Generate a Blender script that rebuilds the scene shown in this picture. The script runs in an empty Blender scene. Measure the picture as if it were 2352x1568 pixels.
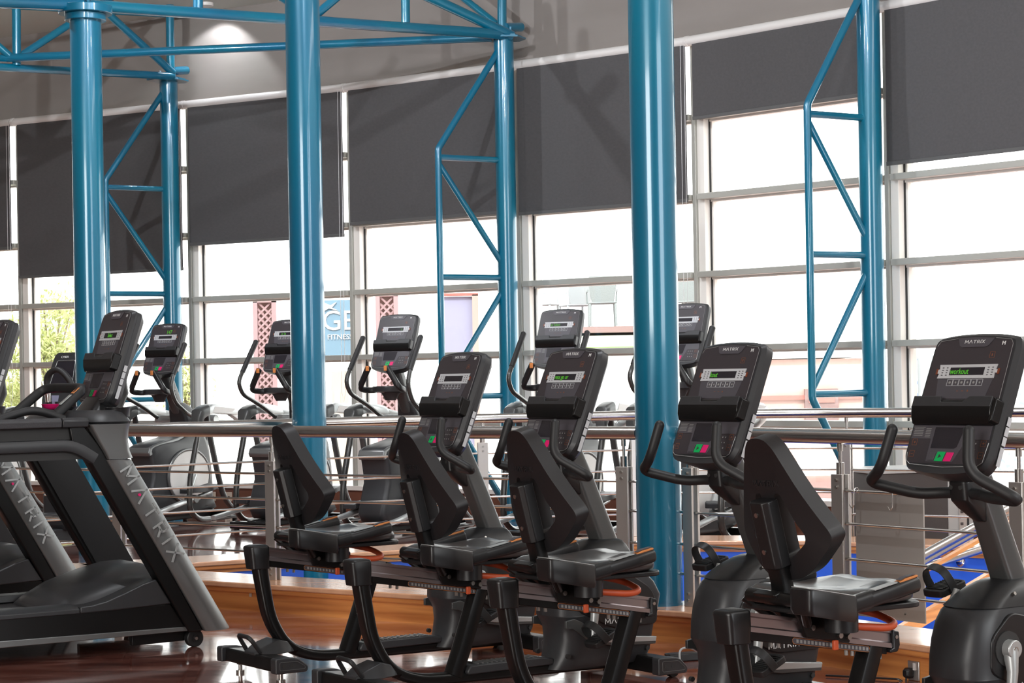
import bpy, bmesh, math, random
from mathutils import Vector, Matrix
sc = bpy.context.scene
COL = sc.collection
R = math.radians
# ---------------------------------------------------------------- camera
FPX, CX, CY, EYE, ROLL = 4700.0, 1176.0, 859.0, 1.25, math.atan(0.017)
cam_d = bpy.data.cameras.new('camera')
cam_d.sensor_width = 36; cam_d.lens = FPX / 2352 * 36
cam_d.shift_y = (CY - 784) / 2352
cam_d.clip_start = .05; cam_d.clip_end = 400
cam = bpy.data.objects.new('camera', cam_d); COL.objects.link(cam)
cam.location = (0, 0, EYE); cam.rotation_euler = (R(90), ROLL, 0)
sc.camera = cam
# ---------------------------------------------------------------- world, exposure
w = bpy.data.worlds.new('world'); sc.world = w; w.use_nodes = True
bg = w.node_tree.nodes['Background']; bg.inputs[0].default_value = (1, .985, .96, 1); bg.inputs[1].default_value = 4.4
sc.view_settings.view_transform = 'Standard'; sc.view_settings.look = 'None'
sc.view_settings.gamma = 1; sc.view_settings.use_curve_mapping = False
sc.view_settings.exposure = 0.35

def lamp(name, kind, loc, target, energy, color=(1, 1, 1), **kw):
    d = bpy.data.lights.new(name, kind); d.energy = energy; d.color = color
    for k, v in kw.items(): setattr(d, k, v)
    o = bpy.data.objects.new(name, d); COL.objects.link(o); o.location = loc
    o.rotation_euler = (Vector(target) - Vector(loc)).to_track_quat('-Z', 'Y').to_euler()
    return o
# added fill lamps, unseen behind and beside the camera; no window is built there
lamp('window_light', 'AREA', (-5.5, -3.0, 3.2), (0.0, 9, 1.2), 520, (1, .97, .93), shape='RECTANGLE', size=5, size_y=3)
lamp('window_light', 'AREA', (6.5, 1.0, 3.0), (0.5, 10, 1.0), 200, (.93, .97, 1), shape='RECTANGLE', size=4, size_y=3)

lamp('sun', 'SUN', (-10, -30, 40), (0, 10, 0), 3.6, (1, .97, .92), angle=R(1))

# ---------------------------------------------------------------- pixel <-> place
_c, _s = math.cos(ROLL), math.sin(ROLL)
def _ray(px, py):
    a, b = px - CX, py - CY
    return Vector(((_c*a - _s*b) / FPX, 1.0, -(_s*a + _c*b) / FPX))
def at(px, py, Y):
    d = _ray(px, py) * Y; return Vector((d.x, Y, EYE + d.z))
def atz(px, py, z):
    d = _ray(px, py); t = (z - EYE) / d.z; return Vector((d.x*t, t, z))

# ---------------------------------------------------------------- materials
def mat(name, col, rough=.5, metal=0., coat=0., coat_r=.12, spec=.5, emit=None, es=1., noise=None, bump=None, alpha=None, trans=0.):
    m = bpy.data.materials.new(name); m.use_nodes = True
    nt = m.node_tree; b = nt.nodes['Principled BSDF']
    b.inputs['Base Color'].default_value = (*col, 1); b.inputs['Roughness'].default_value = rough
    b.inputs['Metallic'].default_value = metal; b.inputs['Coat Weight'].default_value = coat
    b.inputs['Specular IOR Level'].default_value = spec
    b.inputs['Coat Roughness'].default_value = coat_r
    if trans: b.inputs['Transmission Weight'].default_value = trans
    if emit: b.inputs['Emission Color'].default_value = (*emit, 1); b.inputs['Emission Strength'].default_value = es
    tc = nt.nodes.new('ShaderNodeTexCoord')
    if noise:   # (scale vec, colour2, lo, hi, detail)
        sv, c2, lo, hi, det = noise
        mp = nt.nodes.new('ShaderNodeMapping'); mp.inputs['Scale'].default_value = sv
        n = nt.nodes.new('ShaderNodeTexNoise'); n.inputs['Scale'].default_value = 1; n.inputs['Detail'].default_value = det
        r = nt.nodes.new('ShaderNodeValToRGB'); r.color_ramp.elements[0].position = lo; r.color_ramp.elements[1].position = hi
        r.color_ramp.elements[0].color = (*col, 1); r.color_ramp.elements[1].color = (*c2, 1)
        nt.links.new(tc.outputs['Object'], mp.inputs[0]); nt.links.new(mp.outputs[0], n.inputs['Vector'])
        nt.links.new(n.outputs[0], r.inputs[0]); nt.links.new(r.outputs[0], b.inputs['Base Color'])
    if bump:    # (scale vec, strength, distance)
        sv, st, di = bump
        mp = nt.nodes.new('ShaderNodeMapping'); mp.inputs['Scale'].default_value = sv
        n = nt.nodes.new('ShaderNodeTexNoise'); n.inputs['Scale'].default_value = 1; n.inputs['Detail'].default_value = 3
        bp = nt.nodes.new('ShaderNodeBump'); bp.inputs['Strength'].default_value = st; bp.inputs['Distance'].default_value = di
        nt.links.new(tc.outputs['Object'], mp.inputs[0]); nt.links.new(mp.outputs[0], n.inputs['Vector'])
        nt.links.new(n.outputs[0], bp.inputs['Height']); nt.links.new(bp.outputs[0], b.inputs['Normal'])
    return m
M = {}
M['teal'] = mat('teal_paint', (.0, .155, .25), .30, .15, .9, .07, noise=((1.2, 1.2, .5), (.0, .12, .235), .4, .65, 2), bump=((30, 30, 9), .05, .004))
M['steel'] = mat('brushed_steel', (.62, .60, .58), .22, 1., bump=((300, 300, 3), .08, .001))
M['steel_plate'] = mat('matte_steel', (.62, .59, .56), .36, .85, bump=((60, 60, 5), .1, .001))
M['alu'] = mat('aluminium', (.50, .46, .47), .30, 1.)
M['black'] = mat('black_plastic', (.010, .010, .011), .36, spec=.5, bump=((900, 900, 900), .12, .0004))
M['blackp'] = mat('black_powdercoat', (.009, .0088, .009), .3, .3)
M['charcoal'] = mat('charcoal_plastic', (.032, .033, .036), .40, bump=((700, 700, 700), .1, .0004))
M['grey'] = mat('dark_silver_plastic', (.19, .195, .195), .36, .6, bump=((700, 700, 700), .08, .0004))
M['mast'] = mat('pewter_plastic', (.105, .108, .108), .33, .5, bump=((700, 700, 700), .08, .0004))
M['lgrey'] = mat('silver_plastic', (.50, .52, .52), .33, .5)
M['rubber'] = mat('grip_rubber', (.015, .015, .016), .5, bump=((500, 500, 500), .25, .0006))
M['arm'] = mat('textured_grip', (.05, .05, .055), .5, bump=((220, 220, 220), .6, .002))
M['handle'] = mat('dark_handle_paint', (.05, .05, .048), .25, .3, .4)
M['vinyl'] = mat('black_vinyl', (.011, .010, .0115), .42, coat=.08, bump=((400, 400, 400), .2, .0008))
M['seatv'] = mat('grey_vinyl', (.05, .047, .047), .33, coat=.2, bump=((150, 150, 150), .15, .001))
M['face'] = mat('console_face', (.042, .036, .042), .36, coat=.15)
M['facel'] = mat('console_panel', (.075, .07, .082), .4)
M['screen'] = mat('dark_screen', (.022, .02, .026), .22)
M['bezel'] = mat('silver_print', (.55, .56, .58), .4)
M['led'] = mat('green_led', (.02, .1, .0), .5, emit=(.15, .75, .05), es=.35)
M['white'] = mat('white_print', (.75, .75, .75), .5)
M['lgtext'] = mat('grey_print', (.30, .30, .29), .5)
M['blacktext'] = mat('tonal_print', (.022, .021, .023), .35)
M['green'] = mat('green_key', (.0, .42, .10), .45)
M['pink'] = mat('magenta_key', (.75, .01, .16), .45)
M['orange'] = mat('orange_plastic', (.60, .09, .025), .45)
M['orangeline'] = mat('orange_print', (.62, .22, .06), .5)
M['orangedim'] = mat('dim_orange_print', (.26, .09, .04), .5)
M['orangekey'] = mat('dull_orange_key', (.20, .05, .02), .5)
M['bolt'] = mat('bolt_steel', (.5, .48, .45), .3, 1.)
M['blind'] = mat('blind_fabric', (.075, .073, .076), .85, noise=((3, 60, 60), (.085, .082, .085), .3, .7, 2), bump=((200, 200, 500), .3, .001))
M['blindbar'] = mat('blind_bar', (.10, .10, .10), .5)
M['tube'] = mat('white_roller', (.74, .72, .70), .4)
M['frame'] = mat('cream_frame', (.88, .85, .80), .45)
M['frame2'] = mat('grey_transom', (.46, .46, .42), .35, .1)  # transoms, and the mullion's shaded side with its shade put into the colour
M['gasket'] = mat('gasket', (.03, .03, .03), .6)
M['wall'] = mat('header_paint', (.27, .245, .228), .8, noise=((.8, .8, 3), (.235, .212, .196), .35, .7, 6))
M['ceil'] = mat('ceiling_paint', (.58, .62, .58), .85)
M['wood'] = mat('varnished_wood', (.86, .37, .11), .32, coat=.4, noise=((1.2, 1.2, 26), (.56, .19, .05), .38, .68, 8), bump=((3, 3, 60), .06, .002))
M['woodtop'] = mat('varnished_wood_top', (.72, .40, .24), .25, coat=.5, noise=((2, 14, 2), (.55, .27, .14), .35, .75, 6))
M['blue'] = mat('blue_paint', (.035, .14, .74), .45, noise=((3, 3, 3), (.03, .12, .66), .4, .7, 4))
M['skirt'] = mat('brown_skirting', (.17, .065, .04), .35)
M['cream'] = mat('cream_plastic', (.6, .5, .4), .4)
M['extwhite'] = mat('exterior_render', (.70, .68, .64), .8)
M['extpink'] = mat('pink_render', (.42, .27, .24), .8, noise=((.6, .6, .6), (.48, .36, .32), .35, .7, 4))
M['extpink2'] = mat('pink_render_deep', (.34, .13, .11), .8)
M['extblue'] = mat('banner_blue', (.16, .27, .36), .7)
M['extgrey'] = mat('pale_grey', (.30, .32, .33), .7)
M['extlilac'] = mat('lilac_glass', (.30, .30, .42), .3)
M['rattan'] = mat('pale_rattan', (.20, .225, .225), .7, bump=((60, 60, 60), .6, .01))
M['deckw'] = mat('deck_boards', (.17, .11, .105), .6, noise=((.4, 6, 6), (.25, .16, .15), .4, .6, 3))
M['grass'] = mat('grass_strip', (.17, .32, .08), .9)
M['leafA'] = mat('leaf_yellow_green', (.46, .50, .20), .6)
M['bark'] = mat('bark', (.3, .24, .17), .9)
M['pave'] = mat('pale_paving', (.6, .59, .57), .8)
M['lattice'] = mat('rose_lattice', (.38, .25, .26), .7)
M['mosaic'] = mat('mosaic_wall', (.55, .55, .55), .6, noise=((14, 14, 14), (.22, .28, .42), .62, .64, 0))
M['panel'] = mat('grey_board', (.30, .275, .255), .5)
M['cab'] = mat('cabinet_dark', (.06, .052, .05), .45)
M['cabl'] = mat('cabinet_light', (.42, .42, .41), .4)
M['chrome'] = mat('chrome', (.8, .8, .8), .08, 1.)
M['cable'] = mat('grey_cable', (.4, .4, .4), .4)
# floor: polished red-brown stained concrete with streaks
def floor_mat():
    m = mat('stained_floor', (.15, .045, .03), .16, coat=1.0, coat_r=.06)
    nt = m.node_tree; b = nt.nodes['Principled BSDF']; tc = nt.nodes.new('ShaderNodeTexCoord')
    mp = nt.nodes.new('ShaderNodeMapping'); mp.inputs['Scale'].default_value = (1.1, 5.5, 1); mp.inputs['Rotation'].default_value = (0, 0, R(-20))
    n = nt.nodes.new('ShaderNodeTexNoise'); n.inputs['Scale'].default_value = 1.6; n.inputs['Detail'].default_value = 9; n.inputs['Roughness'].default_value = .65; n.inputs['Distortion'].default_value = .8
    r = nt.nodes.new('ShaderNodeValToRGB'); e = r.color_ramp.elements
    e[0].position = .33; e[0].color = (.11, .034, .027, 1); e[1].position = .72; e[1].color = (.52, .28, .23, 1)
    x = e.new(.5); x.color = (.27, .088, .065, 1)
    n2 = nt.nodes.new('ShaderNodeTexNoise'); n2.inputs['Scale'].default_value = 5; n2.inputs['Detail'].default_value = 6
    mr = nt.nodes.new('ShaderNodeMapRange'); mr.inputs[1].default_value = .35; mr.inputs[2].default_value = .7; mr.inputs[3].default_value = .05; mr.inputs[4].default_value = .2
    bp = nt.nodes.new('ShaderNodeBump'); bp.inputs['Strength'].default_value = .06; bp.inputs['Distance'].default_value = .008
    nt.links.new(tc.outputs['Object'], mp.inputs[0]); nt.links.new(mp.outputs[0], n.inputs['Vector']); nt.links.new(n.outputs[0], r.inputs[0])
    nt.links.new(r.outputs[0], b.inputs['Base Color'])
    nt.links.new(mp.outputs[0], n2.inputs['Vector']); nt.links.new(n2.outputs[0], mr.inputs[0]); nt.links.new(mr.outputs[0], b.inputs['Roughness'])
    nt.links.new(n2.outputs[0], bp.inputs['Height']); nt.links.new(bp.outputs[0], b.inputs['Normal'])
    return m
M['floor'] = floor_mat()
def glass_mat():
    m = bpy.data.materials.new('window_glass'); m.use_nodes = True; nt = m.node_tree
    nt.nodes.clear(); o = nt.nodes.new('ShaderNodeOutputMaterial'); mx = nt.nodes.new('ShaderNodeMixShader')
    t = nt.nodes.new('ShaderNodeBsdfTransparent'); t.inputs[0].default_value = (.93, .95, .95, 1)
    g = nt.nodes.new('ShaderNodeBsdfGlossy'); g.inputs['Roughness'].default_value = .02
    mx.inputs[0].default_value = .05
    nt.links.new(t.outputs[0], mx.inputs[1]); nt.links.new(g.outputs[0], mx.inputs[2]); nt.links.new(mx.outputs[0], o.inputs[0])
    return m
M['glass'] = glass_mat()

# ---------------------------------------------------------------- mesh helpers
def new_obj(name, bm, m, parent=None, bevel=0, segs=2, smooth=35, mats=None, matrix=None):
    me = bpy.data.meshes.new(name)
    bmesh.ops.recalc_face_normals(bm, faces=bm.faces)
    if matrix is not None: bm.transform(matrix)
    bm.to_mesh(me); bm.free()
    me.materials.append(m)
    if mats:
        for q in mats: me.materials.append(q)
    for p in me.polygons: p.use_smooth = True
    me.set_sharp_from_angle(angle=R(smooth))
    o = bpy.data.objects.new(name, me); COL.objects.link(o)
    if parent is not None: o.parent = parent
    if bevel:
        b = o.modifiers.new('bevel', 'BEVEL'); b.width = bevel; b.segments = segs; b.limit_method = 'ANGLE'; b.angle_limit = R(34)
        b.harden_normals = False
    return o
def tag(o, label=None, cat=None, group=None, kind=None):
    if label: o['label'] = label
    if cat: o['category'] = cat
    if group: o['group'] = group
    if kind: o['kind'] = kind
    return o
def thing(name, loc=(0, 0, 0), rz=0., **kw):
    o = bpy.data.objects.new(name, None); COL.objects.link(o); o.location = loc; o.rotation_euler = (0, 0, rz)
    o.empty_display_size = .1
    return tag(o, **kw)
def copy_tree(o, parent=None):
    c = o.copy(); COL.objects.link(c)
    if parent is not None: c.parent = parent
    for ch in list(o.children): copy_tree(ch, c)
    return c
def box(bm, c, s, mtx=None, taper=None):
    cx, cy, cz = c; sx, sy, sz = s[0]/2, s[1]/2, s[2]/2
    vs = []
    for dz in (-1, 1):
        k = (taper or (1, 1)) if dz == 1 else (1, 1)
        for dx, dy in ((-1, -1), (1, -1), (1, 1), (-1, 1)):
            v = Vector((dx*sx*k[0], dy*sy*k[1], dz*sz))
            if mtx is not None: v = mtx @ v
            vs.append(bm.verts.new(v + Vector(c)))
    for f in ((0, 1, 2, 3), (4, 5, 6, 7), (0, 1, 5, 4), (1, 2, 6, 5), (2, 3, 7, 6), (3, 0, 4, 7)): bm.faces.new([vs[i] for i in f])
    return bm
def bx(x0, x1, y0, y1, z0, z1, bm=None):
    return box(bm or bmesh.new(), ((x0+x1)/2, (y0+y1)/2, (z0+z1)/2), (abs(x1-x0), abs(y1-y0), abs(z1-z0)))
def prism(bm, poly, t0, t1, f):
    """poly of 2D points, f(a,b,t)->3D, extruded t0..t1"""
    A = [bm.verts.new(f(a, b, t0)) for a, b in poly]; B = [bm.verts.new(f(a, b, t1)) for a, b in poly]
    bm.faces.new(A); bm.faces.new(B[::-1]); n = len(poly)
    for i in range(n): bm.faces.new((A[i], A[(i+1) % n], B[(i+1) % n], B[i]))
    return bm
XZ = lambda a, b, t: Vector((a, t, b))
XY = lambda a, b, t: Vector((a, b, t))
def loft(bm, rings, caps=True):
    vr = [[bm.verts.new(p) for p in r] for r in rings]; n = len(rings[0])
    for a, b in zip(vr, vr[1:]):
        for i in range(n): bm.faces.new((a[i], a[(i+1) % n], b[(i+1) % n], b[i]))
    if caps: bm.faces.new(vr[0][::-1]); bm.faces.new(vr[-1])
    return bm
def fillet(pts, r, n=6):
    pts = [Vector(p) for p in pts]; out = [pts[0]]
    for i in range(1, len(pts)-1):
        p, a, b = pts[i], pts[i-1], pts[i+1]
        da, db = (a-p), (b-p); k = min(r[i-1] if isinstance(r, (list, tuple)) else r, da.length*.49, db.length*.49)
        A, B = p + da.normalized()*k, p + db.normalized()*k
        for j in range(n+1):
            t = j/n; out.append(A*(1-t)**2 + p*2*t*(1-t) + B*t*t)
    out.append(pts[-1]); return out
def sweep(bm, path, prof, up=Vector((0, 1, 0)), closed=False, scale=None):
    """profile (a,b): a along side, b along normal"""
    path = [Vector(p) for p in path]; n = len(path); rings = []; side = None
    for i, p in enumerate(path):
        if closed: t = (path[(i+1) % n] - path[i-1]).normalized()
        else: t = (path[min(i+1, n-1)] - path[max(i-1, 0)]).normalized()
        s = up - t*up.dot(t)
        if s.length < .05: s = side - t*side.dot(t) if side else t.orthogonal()
        s.normalize(); side = s; nn = t.cross(s)
        k = scale[i] if scale else 1
        rings.append([p + s*a*k + nn*b*k for a, b in prof])
    if closed: loft(bm, rings + [rings[0]], caps=False); bmesh.ops.remove_doubles(bm, verts=bm.verts, dist=1e-6)
    else: loft(bm, rings)
    return bm
def circ(r, n=12, ry=None): return [(r*math.cos(2*math.pi*i/n), (ry or r)*math.sin(2*math.pi*i/n)) for i in range(n)]
def rrect(w, h, r, n=3):
    o = []
    for cx, cy, a0 in ((w/2-r, h/2-r, 0), (-w/2+r, h/2-r, 90), (-w/2+r, -h/2+r, 180), (w/2-r, -h/2+r, 270)):
        for j in range(n+1):
            a = R(a0 + 90*j/n); o.append((cx + r*math.cos(a), cy + r*math.sin(a)))
    return o
def tube(path, r, n=12, bm=None, up=None, scale=None):
    path = [Vector(p) for p in path]
    if up is None:
        d = (path[-1]-path[0]).normalized(); up = Vector((0, 0, 1)) if abs(d.z) < .8 else Vector((0, 1, 0))
    return sweep(bm or bmesh.new(), path, circ(r, n), up, scale=scale)
def cyl(bm, a, b, r, n=20, r2=None):
    a, b = Vector(a), Vector(b); d = (b-a).normalized(); s = d.orthogonal().normalized(); q = d.cross(s)
    loft(bm, [[p + s*rr*math.cos(2*math.pi*i/n) + q*rr*math.sin(2*math.pi*i/n) for i in range(n)] for p, rr in ((a, r), (b, r2 or r))])
    return bm
def smooth_closed(pts, n=4):
    """Catmull-Rom through closed 2D points"""
    m = len(pts); out = []
    for i in range(m):
        p0, p1, p2, p3 = pts[i-1], pts[i], pts[(i+1) % m], pts[(i+2) % m]
        for j in range(n):
            t = j/n
            out.append(tuple(.5*((2*p1[k]) + (-p0[k]+p2[k])*t + (2*p0[k]-5*p1[k]+4*p2[k]-p3[k])*t*t + (-p0[k]+3*p1[k]-3*p2[k]+p3[k])*t**3) for k in range(2)))
    return out
def round_poly(pts, r, n=4):
    m = len(pts); out = []
    for i in range(m):
        p, a, b = Vector(pts[i]), Vector(pts[i-1]), Vector(pts[(i+1) % m])
        rr = r[i] if isinstance(r, (list, tuple)) else r
        if rr <= 0: out.append(tuple(p)); continue
        da, db = a-p, b-p; k = min(rr, da.length*.45, db.length*.45); A, B = p+da.normalized()*k, p+db.normalized()*k
        for j in range(n+1):
            t = j/n; q = A*(1-t)**2 + p*2*t*(1-t) + B*t*t; out.append((q.x, q.y))
    return out
# the logo lettering as flat strokes, 2D, height 1
LOGO = {'M': (1.15, [((0, 0), (0.02, 1)), ((0.02, 1), (.57, .25)), ((.57, .25), (1.12, 1)), ((1.12, 1), (1.15, 0))]),
        'A': (1.1, [((0, 0), (.55, 1)), ((.55, 1), (1.1, 0))]),
        'T': (.95, [((0, .93), (.95, .93)), ((.475, .93), (.475, 0))]),
        'R': (.85, [((.07, 0), (.07, .93)), ((.07, .93), (.7, .93)), ((.7, .93), (.82, .68)), ((.82, .68), (.68, .42)), ((.68, .42), (.2, .42)), ((.45, .42), (.85, 0))]),
        'I': (.1, [((.05, 0), (.05, 1))]),
        'X': (.95, [((0, 0), (.95, 1)), ((0, 1), (.95, 0))])}
def logo_strokes(h, word='MATRIX', gap=.38, th=.15):
    segs = []; x = 0
    for ch in word:
        wd, st = LOGO[ch]
        segs += [((a[0]+x, a[1]), (b[0]+x, b[1])) for a, b in st]; x += wd + gap
    W = x - gap; out = []
    for a, b in segs:
        a, b = Vector(a), Vector(b); d = (b-a).normalized(); n = Vector((-d.y, d.x))*th/2; e = d*th*.25
        out.append([((p.x - W/2)*h, (p.y-.5)*h) for p in (a-n-e, b-n+e, b+n+e, a+n-e)])
    return out
def logo(name, h, f, m, parent, th=.15, t=.0012, word='MATRIX', gap=.38):
    bm = bmesh.new()
    for q in logo_strokes(h, word, gap, th): prism(bm, q, 0, t, f)
    return new_obj(name, bm, m, parent)
def text_obj(name, s, size, mtx, m, parent, extrude=.0006, sx=1., align='CENTER'):
    c = bpy.data.curves.new('lettering', 'FONT'); c.body = s; c.size = size; c.extrude = extrude; c.align_x = align; c.align_y = 'CENTER'; c.resolution_u = 3
    t = bpy.data.objects.new('lettering', c); COL.objects.link(t)
    bpy.context.view_layer.update()
    me = bpy.data.meshes.new_from_object(t.evaluated_get(bpy.context.evaluated_depsgraph_get()))
    bpy.data.objects.remove(t); bpy.data.curves.remove(c)
    me.transform(mtx @ Matrix.Diagonal((sx, 1, 1, 1))); me.materials.clear(); me.materials.append(m); me.name = name
    o = bpy.data.objects.new(name, me); COL.objects.link(o)
    if parent is not None: o.parent = parent
    return o
def frame_mtx(O, U, V, N):
    m = Matrix.Identity(4)
    for i, v in enumerate((U, V, N)):
        for j in range(3): m[j][i] = v[j]
    for j in range(3): m[j][3] = O[j]
    return m
def struct(name, bm, m, parent=None, **kw):
    o = new_obj(name, bm, m, parent, **kw)
    if parent is None: o['kind'] = 'structure'
    return o
# ================================================================ THE ROOM
CURB = .153
# near curb front edge (towards the bikes), far curb front edge (towards the stairwell), in plan
nf = [atz(465+k, 1338 - .0, CURB) for k in (0,)]
NF = [Vector((-4.2, 13.05)), Vector((-1.50, 11.03)), Vector((.78, 9.34)), Vector((1.64, 8.03)), Vector((2.9, 6.1))]
def off(poly, d):
    out = []
    for i, p in enumerate(poly):
        a = poly[max(i-1, 0)]; b = poly[min(i+1, len(poly)-1)]
        if 0 < i < len(poly)-1:
            n1 = Vector((-(p-a).y, (p-a).x)).normalized(); n2 = Vector((-(b-p).y, (b-p).x)).normalized(); n = (n1+n2).normalized(); k = 1/max(.3, n.dot(n1))
        else: n = Vector((-(b-a).y, (b-a).x)).normalized(); k = 1
        out.append(p + n*d*k)
    return out
NB = off(NF, .38); NC = off(NF, .20)
FR = [Vector((at(px, 900, Y).x, Y)) for px, Y in ((395, 12.15), (757, 13.15), (1078, 13.55), (1500, 13.7), (1900, 13.45), (2352, 12.7), (2800, 11.8))]
FF = off(FR, -.40); FB = off(FR, .0)
FF[0] = Vector((-2.45, 12.0)); 
def poly_floor(name, pts, z, m, thick=.25):
    bm = bmesh.new(); prism(bm, [tuple(p) for p in pts], z-thick, z, XY); bmesh.ops.triangulate(bm, faces=[f for f in bm.faces if len(f.verts) > 4]); return struct(name, bm, m)
# floor around the stairwell opening
outer = [(-9, -5), (7, -5), (7, 4)]
hole_near = [p for p in NB[1:]]
tip = Vector((-2.62, 12.1))
floor_pts = [(-9, -5), (8, -5), (8, 5.9), tuple(off(NF, .3)[4]), tuple(off(NF, .3)[3]), tuple(off(NF, .3)[2]), tuple(off(NF, .3)[1]), tuple(tip)] + \
            [tuple(p) for p in off(FR, -.3)[1:]] + [(8, 11.5), (9, 24), (-9, 24)]
poly_floor('floor', floor_pts, 0, M['floor'])
# curbs
def curb(name, front, back, z0=0.0):
    bm = bmesh.new(); n = len(front)
    path = [Vector((p.x, p.y, 0)) for p in front]
    return bm
def ribbon(bm, front, back, z0, z1):
    n = len(front); V = []
    for (p, q) in zip(front, back): V.append([bm.verts.new((p.x, p.y, z0)), bm.verts.new((p.x, p.y, z1)), bm.verts.new((q.x, q.y, z1)), bm.verts.new((q.x, q.y, z0))])
    for a, b in zip(V, V[1:]):
        for i in range(4): bm.faces.new((a[i], a[(i+1) % 4], b[(i+1) % 4], b[i]))
    bm.faces.new(V[0][::-1]); bm.faces.new(V[-1]); return bm
t1 = struct('trim_1', ribbon(bmesh.new(), off(NF, .03), NB, 0, CURB-.03), M['wood'])
new_obj('nosing', ribbon(bmesh.new(), off(NF, .005), off(NF, .07), CURB-.055, CURB-.026), M['wood'], t1, bevel=.008)
new_obj('capping', ribbon(bmesh.new(), off(NF, -.01), off(NF, .385), CURB-.028, CURB), M['woodtop'], t1, bevel=.006)
FBk = off(FF, .42)
t2 = struct('trim_2', ribbon(bmesh.new(), off(FF, .02), FBk, .08, CURB-.03), M['wood'])
new_obj('nosing', ribbon(bmesh.new(), off(FF, .0), off(FF, .06), CURB-.055, CURB-.026), M['wood'], t2, bevel=.008)
new_obj('capping', ribbon(bmesh.new(), off(FF, -.012), off(FF, .43), CURB-.028, CURB), M['woodtop'], t2, bevel=.006)
# stairwell walls (blue), going down
WELL = -2.6
struct('wall_stairwell_far', ribbon(bmesh.new(), off(FF, .03), off(FF, .2), WELL, .085), M['blue'])
struct('wall_stairwell_near', ribbon(bmesh.new(), off(NF, .18), off(NF, .37), WELL, .06), M['blue'])
bm = bmesh.new(); prism(bm, [(-3.5, 11), (3.5, 6), (6, 6.5), (6, 13), (1, 14.5), (-3, 13.5)], WELL-.1, WELL, XY); struct('floor_stairwell', bm, M['floor'])

# ---------------------------------------------------------------- facade
TUBE_Z = 3.91
K = [atz(px, py, TUBE_Z) for px, py in ((40, 286), (430, 247), (800, 208), (1185, 158), (1590, 102), (2030, 25))]
K = [K[0] + (K[0]-K[1])*1.0 + Vector((0, .1, 0))] + K + [K[-1] + (K[-1]-K[-2]) + Vector((0, -.12, 0))]
K = [Vector((p.x, p.y, 0)) for p in K]
K = [K[0] + (K[0]-K[1]) + Vector((0, .15, 0))] + K + [K[-1] + (K[-1]-K[-2]) + Vector((0, -.12, 0))]
CEIL = 4.82
def inw(a, b):
    t = (b-a).normalized(); n = Vector((t.y, -t.x, 0)); return t, (n if n.y < 0 else -n)
P2 = [Vector((p.x, p.y)) for p in K]
# header wall over the blinds, skirting under the windows
hd = struct('wall_back', ribbon(bmesh.new(), off(P2, -.02), off(P2, .28), 3.96, CEIL+.4), M['wall'])
new_obj('edge_strip', ribbon(bmesh.new(), off(P2, -.03), off(P2, .1), 3.93, 3.958), M['orangeline'], hd)
struct('baseboard_back', ribbon(bmesh.new(), off(P2, -.05), off(P2, .2), 0, .20), M['skirt'])
sill = struct('trim_3', ribbon(bmesh.new(), off(P2, -.07), off(P2, .2), .20, .24), M['frame'])
# ceiling with a lower border panel at the left
bm = bmesh.new(); prism(bm, [(-9.2, -5.2), (8.2, -5.2)] + [(min(8.2, max(-9.2, q.x)), q.y) for q in off(P2, .28)[::-1]], CEIL, CEIL+.1, XY); cl = struct('ceiling', bm, M['ceil'])
struct('wall_front', bx(-9, 8, -5.2, -5, 0, CEIL+.05), M['wall']); struct('wall_right', bx(8, 8.2, -5, 16, WELL, CEIL+.05), M['wall']); struct('wall_left', bx(-9.2, -9, -5, 24, 0, CEIL+.05), M['wall'])
bl_py = {1: (14, 570), 2: (240, 626), 3: (620, 550), 4: (1000, 499), 5: (1400, 474), 6: (1800, 243), 7: (2250, 352), 8: (2600, 330)}
TRANS = (.83, 1.43, 2.03, 2.66, 3.31)
def blend(a, b, u): return a*(1-u) + b*u
bl_lab = ['grey roller blind at the far left edge, beside the white window strip', 'dark grey roller blind behind the leftmost big blue column, hanging lowest of the blinds',
          'dark grey roller blind left of the second big blue column', 'dark grey roller blind behind the left side of the middle blue truss column',
          'dark grey roller blind left of the third big blue column, crossed by fanned shadows', 'short dark grey roller blind raised high behind the right truss column',
          'dark grey roller blind at the top right corner of the photo', 'grey roller blind beyond the right edge']
cnt = 0
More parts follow.
